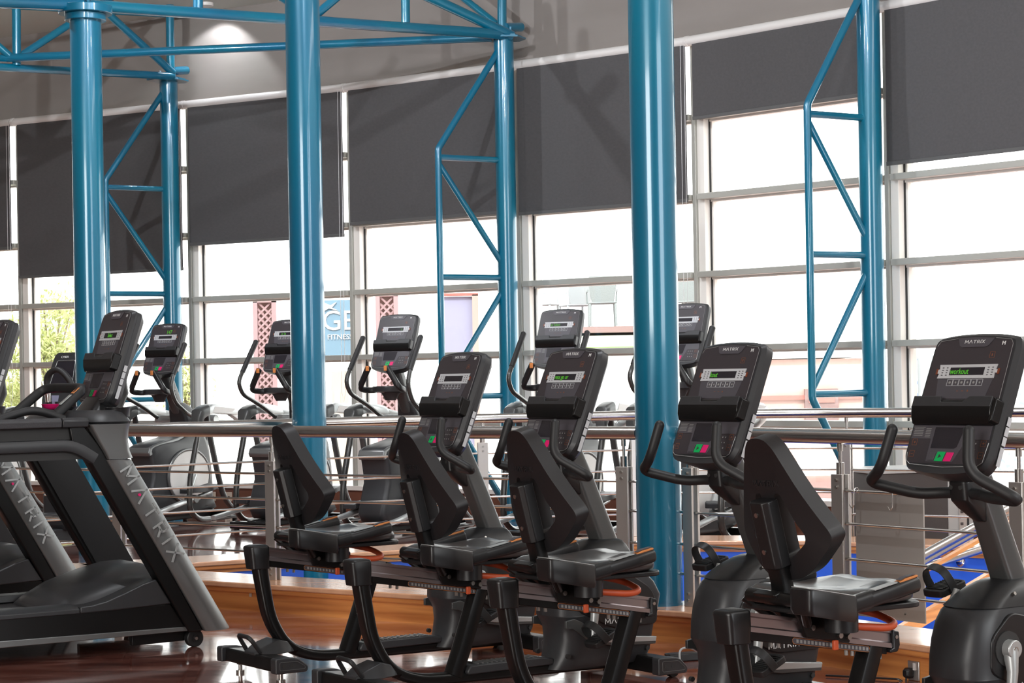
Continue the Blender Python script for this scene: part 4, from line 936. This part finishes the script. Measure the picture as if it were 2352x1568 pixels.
        N_('platform_strut', cyl(bmesh.new(), (px_-.02, sg*.27, pz-.03), (-.50 if sg > 0 else -.45, sg*.29, .13), .018, 12), M['lgrey'])
        # moving handle
        dx = -.06 if sg > 0 else -.11
        hp = [V3(dx+.07, sg*.30, 1.562), V3(dx-.13, sg*.30, 1.30), V3(dx-.185, sg*.30, 1.22), V3(dx-.13, sg*.30, 1.12), V3(dx+.14, sg*.31, 1.02), V3(.30, sg*.30, .90)] if sg > 0 else \
             [V3(-.075, sg*.30, 1.556), V3(-.24, sg*.30, 1.29), V3(-.275, sg*.30, 1.19), V3(-.22, sg*.30, 1.06), V3(.0, sg*.26, .95), V3(.24, sg*.22, .90)]
        hd = N_('moving_handle', sweep(bmesh.new(), fillet(hp, .09, 5), circ(.018, 14), Y), M['handle'])
        a_, b_ = hp[0], hp[1]; N_('handle_grip', sweep(bmesh.new(), [a_ + (a_-b_).normalized()*.01, a_, a_.lerp(b_, .5), a_.lerp(b_, .98)], circ(.0225, 14), Y, scale=[.6, 1, 1, .95]), M['rubber'], hd)
        N_('handle_pivot', cyl(bmesh.new(), (.30, sg*.14, .90), (.30, sg*.33, .90), .042, 20), M['lgrey'], hd, bevel=.006)
        # fixed heart-rate grip
        gp = fillet([V3(-.03, sg*.04, 1.15), V3(-.12, sg*.17, 1.14), V3(-.22, sg*.19, 1.155), V3(-.24, sg*.085, 1.325)], [.06, .05], 5)
        fg = N_('fixed_grip', sweep(bmesh.new(), gp, rrect(.046, .040, .014, 3), V3(0, 0, 1)), M['black'])
        d = (gp[-1]-gp[-2]).normalized(); bm = bmesh.new(); box(bm, gp[-1] + V3(-.018, 0, -.012), (.014, .026, .04)); N_('grip_keys', bm, M['orangeline'], fg, bevel=.003)
    # mast, cup holder, neck
    N_('mast', sweep(bmesh.new(), [V3(.42, 0, .62), V3(.33, 0, .80), V3(.155, 0, 1.035), V3(.03, 0, 1.29), V3(.02, 0, 1.34)], rrect(.11, .09, .03, 4), Y, scale=[1.3, 1.2, 1, .9, .8]), M['mast'])
    bm = bmesh.new(); loft(bm, [[V3(x+a, b, z) for a, b in rrect(wx, wy, .03, 3)] for z, x, wx, wy in ((.80, .32, .26, .22), (.92, .28, .22, .20), (1.02, .20, .14, .15), (1.05, .16, .11, .12))]); N_('mast_foot', bm, M['charcoal'], bevel=.006)
    bm = bmesh.new(); loft(bm, [[V3(-.06+r*math.cos(2*math.pi*k/32), 1.55*r*math.sin(2*math.pi*k/32), z) for k in range(32)] for r, z in ((.03, 1.06), (.045, 1.10), (.055, 1.12), (.10, 1.13), (.105, 1.165), (.10, 1.172), (.09, 1.172), (.085, 1.15))]); N_('accessory_tray', bm, M['charcoal'], smooth=45)
    return t
el_specs = [((375, 795), 17.75, 'elliptical trainer behind the front treadmill console, its display showing 147', None, 0, '147', 60),
            ((653, 785), 17.1, 'elliptical trainer half hidden by the second thick blue column', 'or Se', -.05, None, 60),
            ((905, 780), 16.2, 'elliptical trainer with both handles in view, right of the second thick blue column', 't', .052, None, 60),
            ((1280, 771), 15.6, 'elliptical trainer behind the second bike console from the left, green words on its display', 'or Select', -.070, None, 60),
            ((1566, 765), 14.75, 'elliptical trainer mostly hidden behind the thickest blue column', None, 0, None, 54),
            ((-62, 810), 18.6, 'elliptical trainer at the left edge, only a handle showing beside the rear treadmill console', None, 0, None, 60)]
el0 = elliptical(''); els = [el0] + [copy_tree(el0) for _ in el_specs[1:]]
for q, (pp, Yd, lab, txt, tx, big, ang) in zip(els, el_specs):
    p = at(pp[0], pp[1], Yd); q.location = (p.x, Yd, 0); q.rotation_euler = (0, 0, R(ang)); q['label'] = lab
    console(q, -.075, 1.315, lean=20.5, text=txt, textx=tx, big=big)

# ================================================================ ARC TRAINER
def arc_trainer():
    p = at(134, 880, 15.8); t = thing('arc_trainer', (p.x, 15.8, 0), R(58), label='dark cross trainer with a wide screen behind the treadmill grip bar at the left', cat='cross trainer')
    N_ = lambda name, bm, m, parent=t, **kw: new_obj(name, bm, m, parent, **kw)
    s_, c_ = math.sin(R(16)), math.cos(R(16)); U, V, N = V3(0, -1, 0), V3(s_, 0, c_), V3(-c_, 0, s_); O = V3(-.03, 0, 1.02)
    F = lambda u, v, n: O + U*u + V*v + N*n
    ol = round_poly([(-.175, .10), (-.17, .20), (-.125, .44), (-.10, .475), (.10, .475), (.125, .44), (.17, .20), (.175, .10), (.15, 0), (-.15, 0)], [.02, .03, .03, .03, .03, .03, .03, .02, .03, .03], 3)
    bm = bmesh.new(); loft(bm, [[F(a*k, b, n) for a, b in ol] for n, k in ((.0, 1), (-.02, 1.03), (-.06, .96), (-.09, .8))]); cs = N_('console', bm, M['charcoal'], smooth=35)
    N_('screen', prism(bmesh.new(), [(-.115, .20), (-.075, .40), (.10, .40), (.115, .20)], 0, .004, F), M['screen'], cs)
    bm = bmesh.new(); sweep(bm, [F(a, b, .003) for a, b in round_poly([(-.122, .19), (-.082, .41), (.105, .41), (.12, .19)], .012, 3)], circ(.0016, 5), N, closed=True); N_('screen_border', bm, M['lgrey'], cs)
    N_('crease', prism(bmesh.new(), [(-.18, .155), (.18, .155), (.18, .16), (-.18, .16)], -.001, .004, F), M['lgrey'], cs)
    N_('lower_display', prism(bmesh.new(), [(-.09, .04), (-.085, .13), (.0, .13), (.0, .04)], 0, .004, F), M['extlilac'], cs)
    mm = lambda u, v: frame_mtx(F(u, v, .004), U, V, N)
    text_obj('logo_lettering', 'CYBEX', .026, mm(-.01, .437), M['white'], cs); text_obj('model_lettering', 'ARC', .018, mm(-.035, .185), M['white'], cs)
    N_('top_vent', prism(bmesh.new(), round_poly([(-.06, .455), (.06, .455), (.06, .465), (-.06, .465)], .004, 2), 0, .003, F), M['gasket'], cs)
    N_('mast', tube([V3(.02, 0, 1.10), V3(.05, 0, .60), V3(.12, 0, .10)], .045, 16, up=Y_), M['charcoal'])
    hp = fillet([V3(-.10, -.02, .95), V3(-.14, -.03, 1.13), V3(-.16, -.03, 1.30), V3(-.14, -.13, 1.36), V3(-.10, -.22, 1.27), V3(-.05, -.24, 1.08), V3(.02, -.12, 1.0)], .07, 5)
    h = N_('looped_handle', sweep(bmesh.new(), hp, circ(.024, 14), V3(1, 0, 0)), M['rubber']); N_('handle_sleeve', cyl(bmesh.new(), (-.135, -.029, 1.10), (-.146, -.03, 1.17), .0255, 16), M['chrome'], h)
    N_('base_frame', bx(-.8, .5, -.06, .06, .02, .12), M['charcoal'], bevel=.01)
    N_('drive_housing', bx(-.05, .45, -.16, .16, .1, .62), M['charcoal'], bevel=.05, segs=4)
    for sg in (-1, 1): N_('foot_platform', bx(-.55, -.2, sg*.1, sg*.26, .22, .26), M['charcoal'], bevel=.01)
    N_('stabilizer', bx(-.82, -.74, -.3, .3, 0, .06), M['charcoal'], bevel=.01); N_('stabilizer', bx(.42, .5, -.3, .3, 0, .06), M['charcoal'], bevel=.01)
Y_ = V3(0, 1, 0)
arc_trainer()

# ================================================================ THINGS AROUND THE STAIRWELL
# boxed cabinet beyond the far railing
p = at(2080, 1240, 14.0); cb = thing('equipment_cabinet', (p.x, 14.0, 0), R(14), label='dark equipment cabinet with a pale connector side, on the floor beyond the stairwell', cat='cabinet')
new_obj('housing', bx(-.33, .20, -.25, .25, .0, .54), M['cab'], cb, bevel=.006)
new_obj('top_panel', bx(-.345, .40, -.26, .26, .54, .57), M['cabl'], cb, bevel=.004)
new_obj('side_casing', bx(.20, .385, -.25, .25, .0, .54), M['cabl'], cb, bevel=.006)
cp = new_obj('connector_plate', bx(.275, .33, -.262, -.25, .12, .50), M['steel_plate'], cb)
random.seed(4)
for k in range(9): new_obj('connector', bx(.284, .284+.015+.02*random.random(), -.268, -.261, .14+k*.04, .158+k*.04), M['cab'] if k % 2 else M['bezel'], cp)
new_obj('cable_slot', bx(.335, .35, -.256, -.249, .12, .50), M['gasket'], cb)
# grey board hung on the crossbars of the right railing
pts = along(NCr, [arc_of(NCr, 1952), arc_of(NCr, 2112)]); a_, b_ = pts[0][0], pts[1][0]; dd = (b_-a_).normalized(); nn = Vector((-dd.y, dd.x)); Lb = (b_-a_).length
bd = thing('display_board', (a_.x + nn.x*.03, a_.y + nn.y*.03, .20), math.atan2(dd.y, dd.x), label='plain grey board hung on hooks behind the right railing bars', cat='board')
new_obj('board_panel', bx(0, Lb, -.004, .004, .0, .525), M['panel'], bd, bevel=.001)
new_obj('board_screw', cyl(bmesh.new(), (Lb*.72, -.004, .03), (Lb*.72, -.008, .03), .004, 8), M['bolt'], bd)
for k, (u, w_) in enumerate(((.035, 'left'), (Lb*.66, 'right'))):
    hk = thing('hook', (a_.x + dd.x*u, a_.y + dd.y*u, .73), math.atan2(dd.y, dd.x), label='small metal S hook on the railing bar over the grey board, the %s one' % w_, cat='hook')
    new_obj('hook_wire', tube(fillet([V3(0, .012, -.012), V3(0, .012, .014), V3(0, -.014, .014), V3(0, -.016, -.06), V3(-.012, -.018, -.072), V3(-.024, -.018, -.055)], .012, 4), .0026, 8, up=V3(1, 0, 0)), M['steel'], hk)
# stairs going down: stringers, treads, handrails
st = thing('staircase', at(2200, 1300, 11.3), label='wooden staircase with steel handrails going down into the blue stairwell', cat='staircase')
inv = Matrix.Translation(-st.location)
def strip(name, A, B, h, m, th=.03, parent=st):
    A, B = Vector(A), Vector(B); n = (B-A).cross(V3(0, 0, 1)).normalized()*th
    bm = bmesh.new(); vs = [bm.verts.new(q) for q in (A, B, B-V3(0, 0, h), A-V3(0, 0, h), A+n, B+n, B+n-V3(0, 0, h), A+n-V3(0, 0, h))]
    for f in ((0, 1, 2, 3), (4, 5, 6, 7), (0, 1, 5, 4), (1, 2, 6, 5), (2, 3, 7, 6), (3, 0, 4, 7)): bm.faces.new([vs[i] for i in f])
    return new_obj(name, bm, m, parent, matrix=inv)
strip('stringer', at(2060, 1440, 10.2), at(2300, 1296, 10.9), .06, M['wood'])
strip('stringer_cap', at(2060, 1436, 10.15), at(2300, 1292, 10.85), .014, M['wood'], .03)
new_obj('stair_handrail', tube([at(2020, 1330, 11.0), at(2400, 1122, 12.0)], .026, 16, up=V3(0, 0, 1)), M['steel'], st, matrix=inv)
new_obj('stair_handrail', tube([at(2020, 1346, 11.05), at(2400, 1134, 12.05)], .020, 16, up=V3(0, 0, 1)), M['steel'], st, matrix=inv)
strip('stringer', at(2030, 1356, 11.3), at(2400, 1146, 12.2), .022, M['wood'])
new_obj('stair_handrail', tube([at(2060, 1322, 11.6), at(2150, 1294, 11.75), at(2290, 1250, 12.0), at(2420, 1212, 12.2)], .024, 16, up=V3(0, 0, 1)), M['steel'], st, matrix=inv)
for k in range(0):
    q = at(2120, 1420, 10.6).lerp(at(2380, 1240, 11.6), k/8); strip('stair_tread', q, q + V3(.25, .75, 0), .03, M['woodtop'], .24)
# switched socket with plug on the wooden curb
def on_curb(px, py, fr=None):
    best = None
    fr = fr or off(NF, .028)
    for a, b in zip(fr, fr[1:]):
        d = _ray(px, py); dd = b-a
        den = d.x*dd.y - d.y*dd.x
        if abs(den) < 1e-6: continue
        tt = (a.x*dd.y - a.y*dd.x)/den; q = Vector((d.x*tt, d.y*tt)); u = (q-a).dot(dd)/dd.length_squared
        if 0 <= u <= 1: return V3(q.x, q.y, EYE + d.z*tt), math.atan2(dd.y, dd.x)
p, an = on_curb(2207, 1290, off(FF, .03)); sl = thing('wall_light', p, an, label='small round chrome fitting on the blue stairwell wall', cat='wall light')
bm = bmesh.new(); loft(bm, [[V3(r*math.cos(2*math.pi*k/28), y, r*math.sin(2*math.pi*k/28)) for k in range(28)] for r, y in ((.03, .03), (.034, -.01), (.030, -.028), (.012, -.034))]); new_obj('chrome_cap', bm, M['chrome'], sl, smooth=60)
p, an = on_curb(2100, 1538); sk = thing('wall_socket', p, an, label='metal switched power socket on the wooden curb at the lower right, plug inserted', cat='socket')
new_obj('socket_plate', bx(-.032, .032, -.006, .0, -.042, .036), M['steel_plate'], sk, bevel=.003); new_obj('rocker_switch', bx(.002, .016, -.012, -.005, .0, .030), M['tube'], sk, bevel=.002)
pl = thing('power_plug', p, an, label='black power plug pushed into the metal socket on the wooden curb', cat='plug')
bm = bmesh.new(); loft(bm, [[V3(-.014+a, y, -.012+b) for a, b in rrect(w_, h_, .01, 3)] for y, w_, h_ in ((-.006, .036, .04), (-.025, .038, .042), (-.04, .024, .03))]); new_obj('plug_body', bm, M['black'], pl, bevel=.003)
new_obj('plug_cord', tube(fillet([V3(-.014, -.03, -.028), V3(-.016, -.034, -.06), V3(-.03, -.05, -p.z+.008), V3(-.3, -.2, -p.z+.006)], .03, 4), .004, 8, up=V3(0, 1, 0)), M['black'], pl)
p, an = on_curb(576, 1364); o = thing('wall_socket', p, an, label='small pale square plate on the wooden curb, left of the leftmost bike post', cat='socket')
new_obj('socket_plate', bx(-.009, .009, -.004, 0, -.014, .014), M['cream'], o, bevel=.001)
for k, (px, tx_) in enumerate(((497, 'left'), (534, 'right'))):
    q = at(px, 1160, 19.6)
    a, b = K[4], K[5]
    best = None
    for a, b in zip(K, K[1:]):
        d = _ray(px, 1160); dd = (b-a); den = d.x*dd.y - d.y*dd.x; tt = (a.x*dd.y - a.y*dd.x)/den; qq = Vector((d.x*tt, d.y*tt, EYE+d.z*tt)); u = (qq-a).xy.dot(dd.xy)/dd.xy.length_squared
        if 0 <= u <= 1: best = (qq, math.atan2(dd.y, dd.x))
    n_ = V3(math.sin(best[1]), -math.cos(best[1]), 0)
    o = thing('wall_socket', best[0].xy.to_3d() + n_*.055 + V3(0, 0, .115), best[1], label='cream wall socket on the brown skirting under the windows, the %s one' % tx_, cat='socket')
    new_obj('socket_plate', bx(-.045, .045, -.01, 0, -.045, .045), M['cream'], o, bevel=.004); new_obj('socket_hole', bx(-.02, .02, -.0115, -.009, -.006, .006), M['gasket'], o)
# mains adapter and grey cable on the floor behind the third bike
q = atz(1566, 1517, .0); o = thing('power_adapter', (q.x, q.y, 0), R(20), label='black mains adapter on the floor by the curb, behind the second bike from the left', cat='adapter')
new_obj('adapter_body', bx(-.07, .07, -.03, .03, 0, .035), M['black'], o, bevel=.005)
c1, c2 = atz(1562, 1535, .01), atz(1625, 1515, .02); q0 = V3(c1.x, c1.y, 0)
o = thing('cable', q0, label='grey cable looping from the adapter toward the right along the curb', cat='cable')
new_obj('cable_sheath', tube(fillet([V3(0, 0, .03), V3(.0, .03, .09), V3(.05, .06, .09), V3(c2.x-c1.x, c2.y-c1.y, .03), V3(c2.x-c1.x+.25, c2.y-c1.y-.25, .008)], .04, 5), .0045, 8, up=V3(0, 1, 0)), M['cable'], o)

# ================================================================ OUTSIDE
def flatbox(name, px0, px1, py0, py1, Y, th, m, parent=None, inv=None, ground=False):
    a, b = at(px0, py1, Y), at(px1, py0, Y)
    return new_obj(name, bx(a.x, b.x, Y, Y+th, (-.15 if ground else a.z), b.z), m, parent, matrix=inv)
bm = bmesh.new(); prism(bm, [(-40, 24), (-9, 23), (-3.5, 20.9), (8, 15.2), (40, 15), (40, 80), (-40, 80)], -.3, -.15, XY); g = struct('ground', bm, M['pave'])
def bld(label, loc, name='building', cat='building'): 
    t = thing(name, loc, label=label, cat=cat); return t, Matrix.Translation(-Vector(loc))
o, iv = bld('pale pink low building outside the windows at the right, with a brown window', at(1800, 1000, 31))
flatbox('wall', 1650, 1990, 822, 1100, 31, 4, M['extpink'], o, iv, True); flatbox('parapet', 1640, 2000, 806, 826, 30.9, 4.3, M['extwhite'], o, iv)
flatbox('wall_band', 1700, 1990, 905, 920, 30.94, .1, M['extpink2'], o, iv)
w_ = flatbox('window', 1850, 1925, 892, 968, 30.9, .1, M['deckw'], o, iv); flatbox('pane', 1858, 1917, 898, 925, 30.88, .03, M['extpink2'], w_, iv)
flatbox('door', 1720, 1790, 950, 1060, 30.9, .1, M['extgrey'], o, iv, True)
o, iv = bld('white wall dotted with small blue tiles outside, at the right edge', at(2250, 1000, 26), 'tiled_wall', 'wall')
flatbox('wall', 2080, 2420, 812, 1100, 26, .5, M['mosaic'], o, iv, True); flatbox('pillar', 2118, 2140, 818, 1010, 25.8, .2, M['extgrey'], o, iv, True)
for k, (a, b, t_, b2, w_) in enumerate(((581, 634, 684, 1060, 'left of the second thick blue column'), (862, 914, 670, 1060, 'right of the second thick blue column'))):
    Y = 25.5
    o, iv = bld('tall rose coloured lattice screen outside, %s' % w_, at((a+b)/2, 900, Y), 'lattice_screen', 'screen')
    A, B = at(a, t_, Y), at(b, t_, Y); W_, H_ = B.x-A.x, A.z+.15
    for x0, x1 in ((0, .055), (W_-.055, W_)): new_obj('stile', bx(A.x+x0, A.x+x1, Y-.04, Y+.04, -.15, A.z), M['lattice'], o, matrix=iv)
    new_obj('top_rail', bx(A.x, B.x, Y-.04, Y+.04, A.z-.06, A.z), M['lattice'], o, matrix=iv)
    bm = bmesh.new(); n = 26
    for i in range(n):
        z = -.1 + (H_-.1)*i/n
        for sg in (-1, 1):
            d = W_-.11; x0, x1 = (A.x+.055, B.x-.055) if sg > 0 else (B.x-.055, A.x+.055)
            if z+d < A.z: cyl(bm, (x0, Y, z), (x1, Y, z+d), .016, 4)
    lt = new_obj('lattice', bm, M['lattice'], o, matrix=iv); lt['kind'] = 'stuff'
    new_obj('backing', bx(A.x+.05, B.x-.05, Y+.05, Y+.07, -.15, A.z-.03), M['extpink'], o, matrix=iv)
o, iv = bld('white shop wall outside with a pale blue fitness sign, behind the second thick blue column', at(770, 850, 25.9), 'shop_front', 'building')
flatbox('sign_panel', 690, 812, 688, 832, 25.9, .05, M['extblue'], o, iv); flatbox('door', 762, 800, 852, 990, 25.9, .1, M['cream'], o, iv, True); flatbox('notice', 769, 781, 898, 934, 25.88, .02, M['extwhite'], o, iv)
c = at(755, 738, 25.88)
text_obj('sign_lettering', 'GE', .355, iv @ frame_mtx(at(778, 738, 25.89), V3(1, 0, 0), V3(0, 0, 1), V3(0, -1, 0)), M['tube'], o, .004, .98)
text_obj('sign_lettering', 'FITNESS', .092, iv @ frame_mtx(at(781, 774, 25.89), V3(1, 0, 0), V3(0, 0, 1), V3(0, -1, 0)), M['tube'], o, .004, 1.0)
bm = bmesh.new(); c = at(755, 690, 25.89); prism(bm, [(c.x+a, c.z+b) for a, b in ((-.12, 0), (.02, -.06), (.10, -.02), (.04, -.09), (.12, -.13), (-.0, -.10), (-.12, -.16))], 25.88, 25.895, XZ); new_obj('sign_star', bm, M['tube'], o, matrix=iv)
o, iv = bld('pale lilac window panel outside, left of the middle truss column', at(1058, 750, 25.5), 'shop_window', 'window')
flatbox('pane', 1024, 1090, 680, 1030, 25.5, .05, M['extlilac'], o, iv, True); flatbox('frame', 1090, 1098, 676, 1030, 25.45, .1, M['extpink'], o, iv, True); flatbox('head', 1018, 1098, 672, 680, 25.45, .1, M['extpink2'], o, iv)
o, iv = bld('pale grey panel wall behind the tree outside at the left', at(120, 750, 29), 'garden_wall', 'wall')
flatbox('wall', 60, 178, 712, 1050, 29, .3, M['extgrey'], o, iv, True)
# raised terrace with garden chairs
o, iv = bld('white terrace wall outside with brown boarded edge and a green strip below', at(1420, 800, 36), 'terrace', 'terrace')
flatbox('terrace_wall', 1190, 1640, 766, 1100, 36, 6, M['extwhite'], o, iv, True); flatbox('edge_board', 1190, 1640, 745, 767, 35.9, 6, M['deckw'], o, iv)
flatbox('grass_ledge', 1190, 1640, 792, 801, 35.7, .3, M['grass'], o, iv)
tz = at(1400, 745, 36).z
def chair(name, px, Y, rz, m, label, woven):
    p = at(px, 745, Y); t = thing(name, (p.x, Y, at(1400, 745, 36).z), rz, label=label, cat='chair')
    N_ = lambda n, bm, m_=m, parent=t, **kw: new_obj(n, bm, m_, parent, **kw)
    N_('seat', bx(-.25, .25, -.24, .24, .40, .44), bevel=.02)
    bm = bmesh.new(); loft(bm, [[V3(a, .22+k, z) for a, k in ((-w2, 0), (w2, 0), (w2, .03), (-w2, .03))] if False else [V3(a, .20+(z-.42)*.22+k, z) for a, k in ((-w2, 0), (w2, 0), (w2, .03), (-w2, .03))] for z, w2 in ((.42, .20), (.6, .235), (.86, .26), (.90, .24))]); N_('backrest', bm, bevel=.01)
    for x in (-.24, .24):
        for y in (-.22, .22): N_('leg', cyl(bmesh.new(), (x, y, 0), (x*.95, y*.95, .41), .022, 10))
        N_('armrest', sweep(bmesh.new(), fillet([V3(x*1.1, .24, .64), V3(x*1.15, -.20, .64), V3(x*1.1, -.22, .42)], .08, 4), rrect(.045, .02, .006, 2), V3(0, 0, 1)))
chair('garden_chair', 1248, 37.5, R(70), M['extgrey'], 'white plastic armchair outside, left one on the raised terrace', False)
chair('garden_chair', 1322, 38.2, R(200), M['extgrey'], 'white plastic armchair outside, middle one on the raised terrace', False)
chair('rattan_chair', 1384, 37.2, R(180), M['rattan'], 'pale grey woven armchair outside on the raised terrace', True)
chair('garden_chair', 1590, 37.4, R(160), M['rattan'], 'grey armchair outside on the terrace, right of the thickest blue column', False)
# trees outside at the left
def leafy(px, py, Y, rx, rz_, n, label, seed):
    n *= 3; random.seed(seed); c = at(px, py, Y); t = thing('tree', (c.x, Y, -.15), label=label, cat='tree'); h = c.z+.15
    tk = bmesh.new(); tube([V3(0, 0, 0), V3(.05, 0, h*.5), V3(-.03, 0, h*.95)], .05, 8, tk, up=Y_, scale=[1.2, .9, .5])
    new_obj('trunk', tk, M['bark'], t)
    br = bmesh.new()
    bm = bmesh.new()
    for k in range(14):
        a = random.uniform(0, 6.28); rr = random.uniform(.5, .95); e = V3(math.cos(a)*rx*rr, math.sin(a)*rx*.6*rr, h + random.uniform(-.8, .9)*rz_); tube([V3(0, 0, h*.55), e*.5+V3(0, 0, h*.35), e], .012, 5, br, up=Y_)
        for j in range(n//14):
            d = V3(random.gauss(0, 1), random.gauss(0, 1), random.gauss(0, 1))*.22*max(rx, .4); q = e + d; s = random.uniform(.016, .036)
            u = V3(random.gauss(0, 1), random.gauss(0, 1), random.gauss(0, 1)).normalized(); v = u.orthogonal().normalized()
            vs = [bm.verts.new(q + u*s*1.6), bm.verts.new(q + v*s*.5), bm.verts.new(q - u*s*1.6), bm.verts.new(q - v*s*.5)]; bm.faces.new(vs)
    new_obj('branches', br, M['bark'], t); new_obj('foliage', bm, M['leafA'], t)
leafy(118, 790, 26.5, .55, .55, 1100, 'yellow green leafy tree outside, left of the leftmost thick blue column', 3)
leafy(95, 960, 25.0, .5, .45, 800, 'low yellow green shrub outside under the tree at the left', 5)
leafy(432, 900, 26.0, .22, .5, 420, 'small pale green tree outside, right of the left truss column', 8)
leafy(5, 900, 27.6, .35, .5, 500, 'pale green bush outside beside the rear treadmill console', 9)
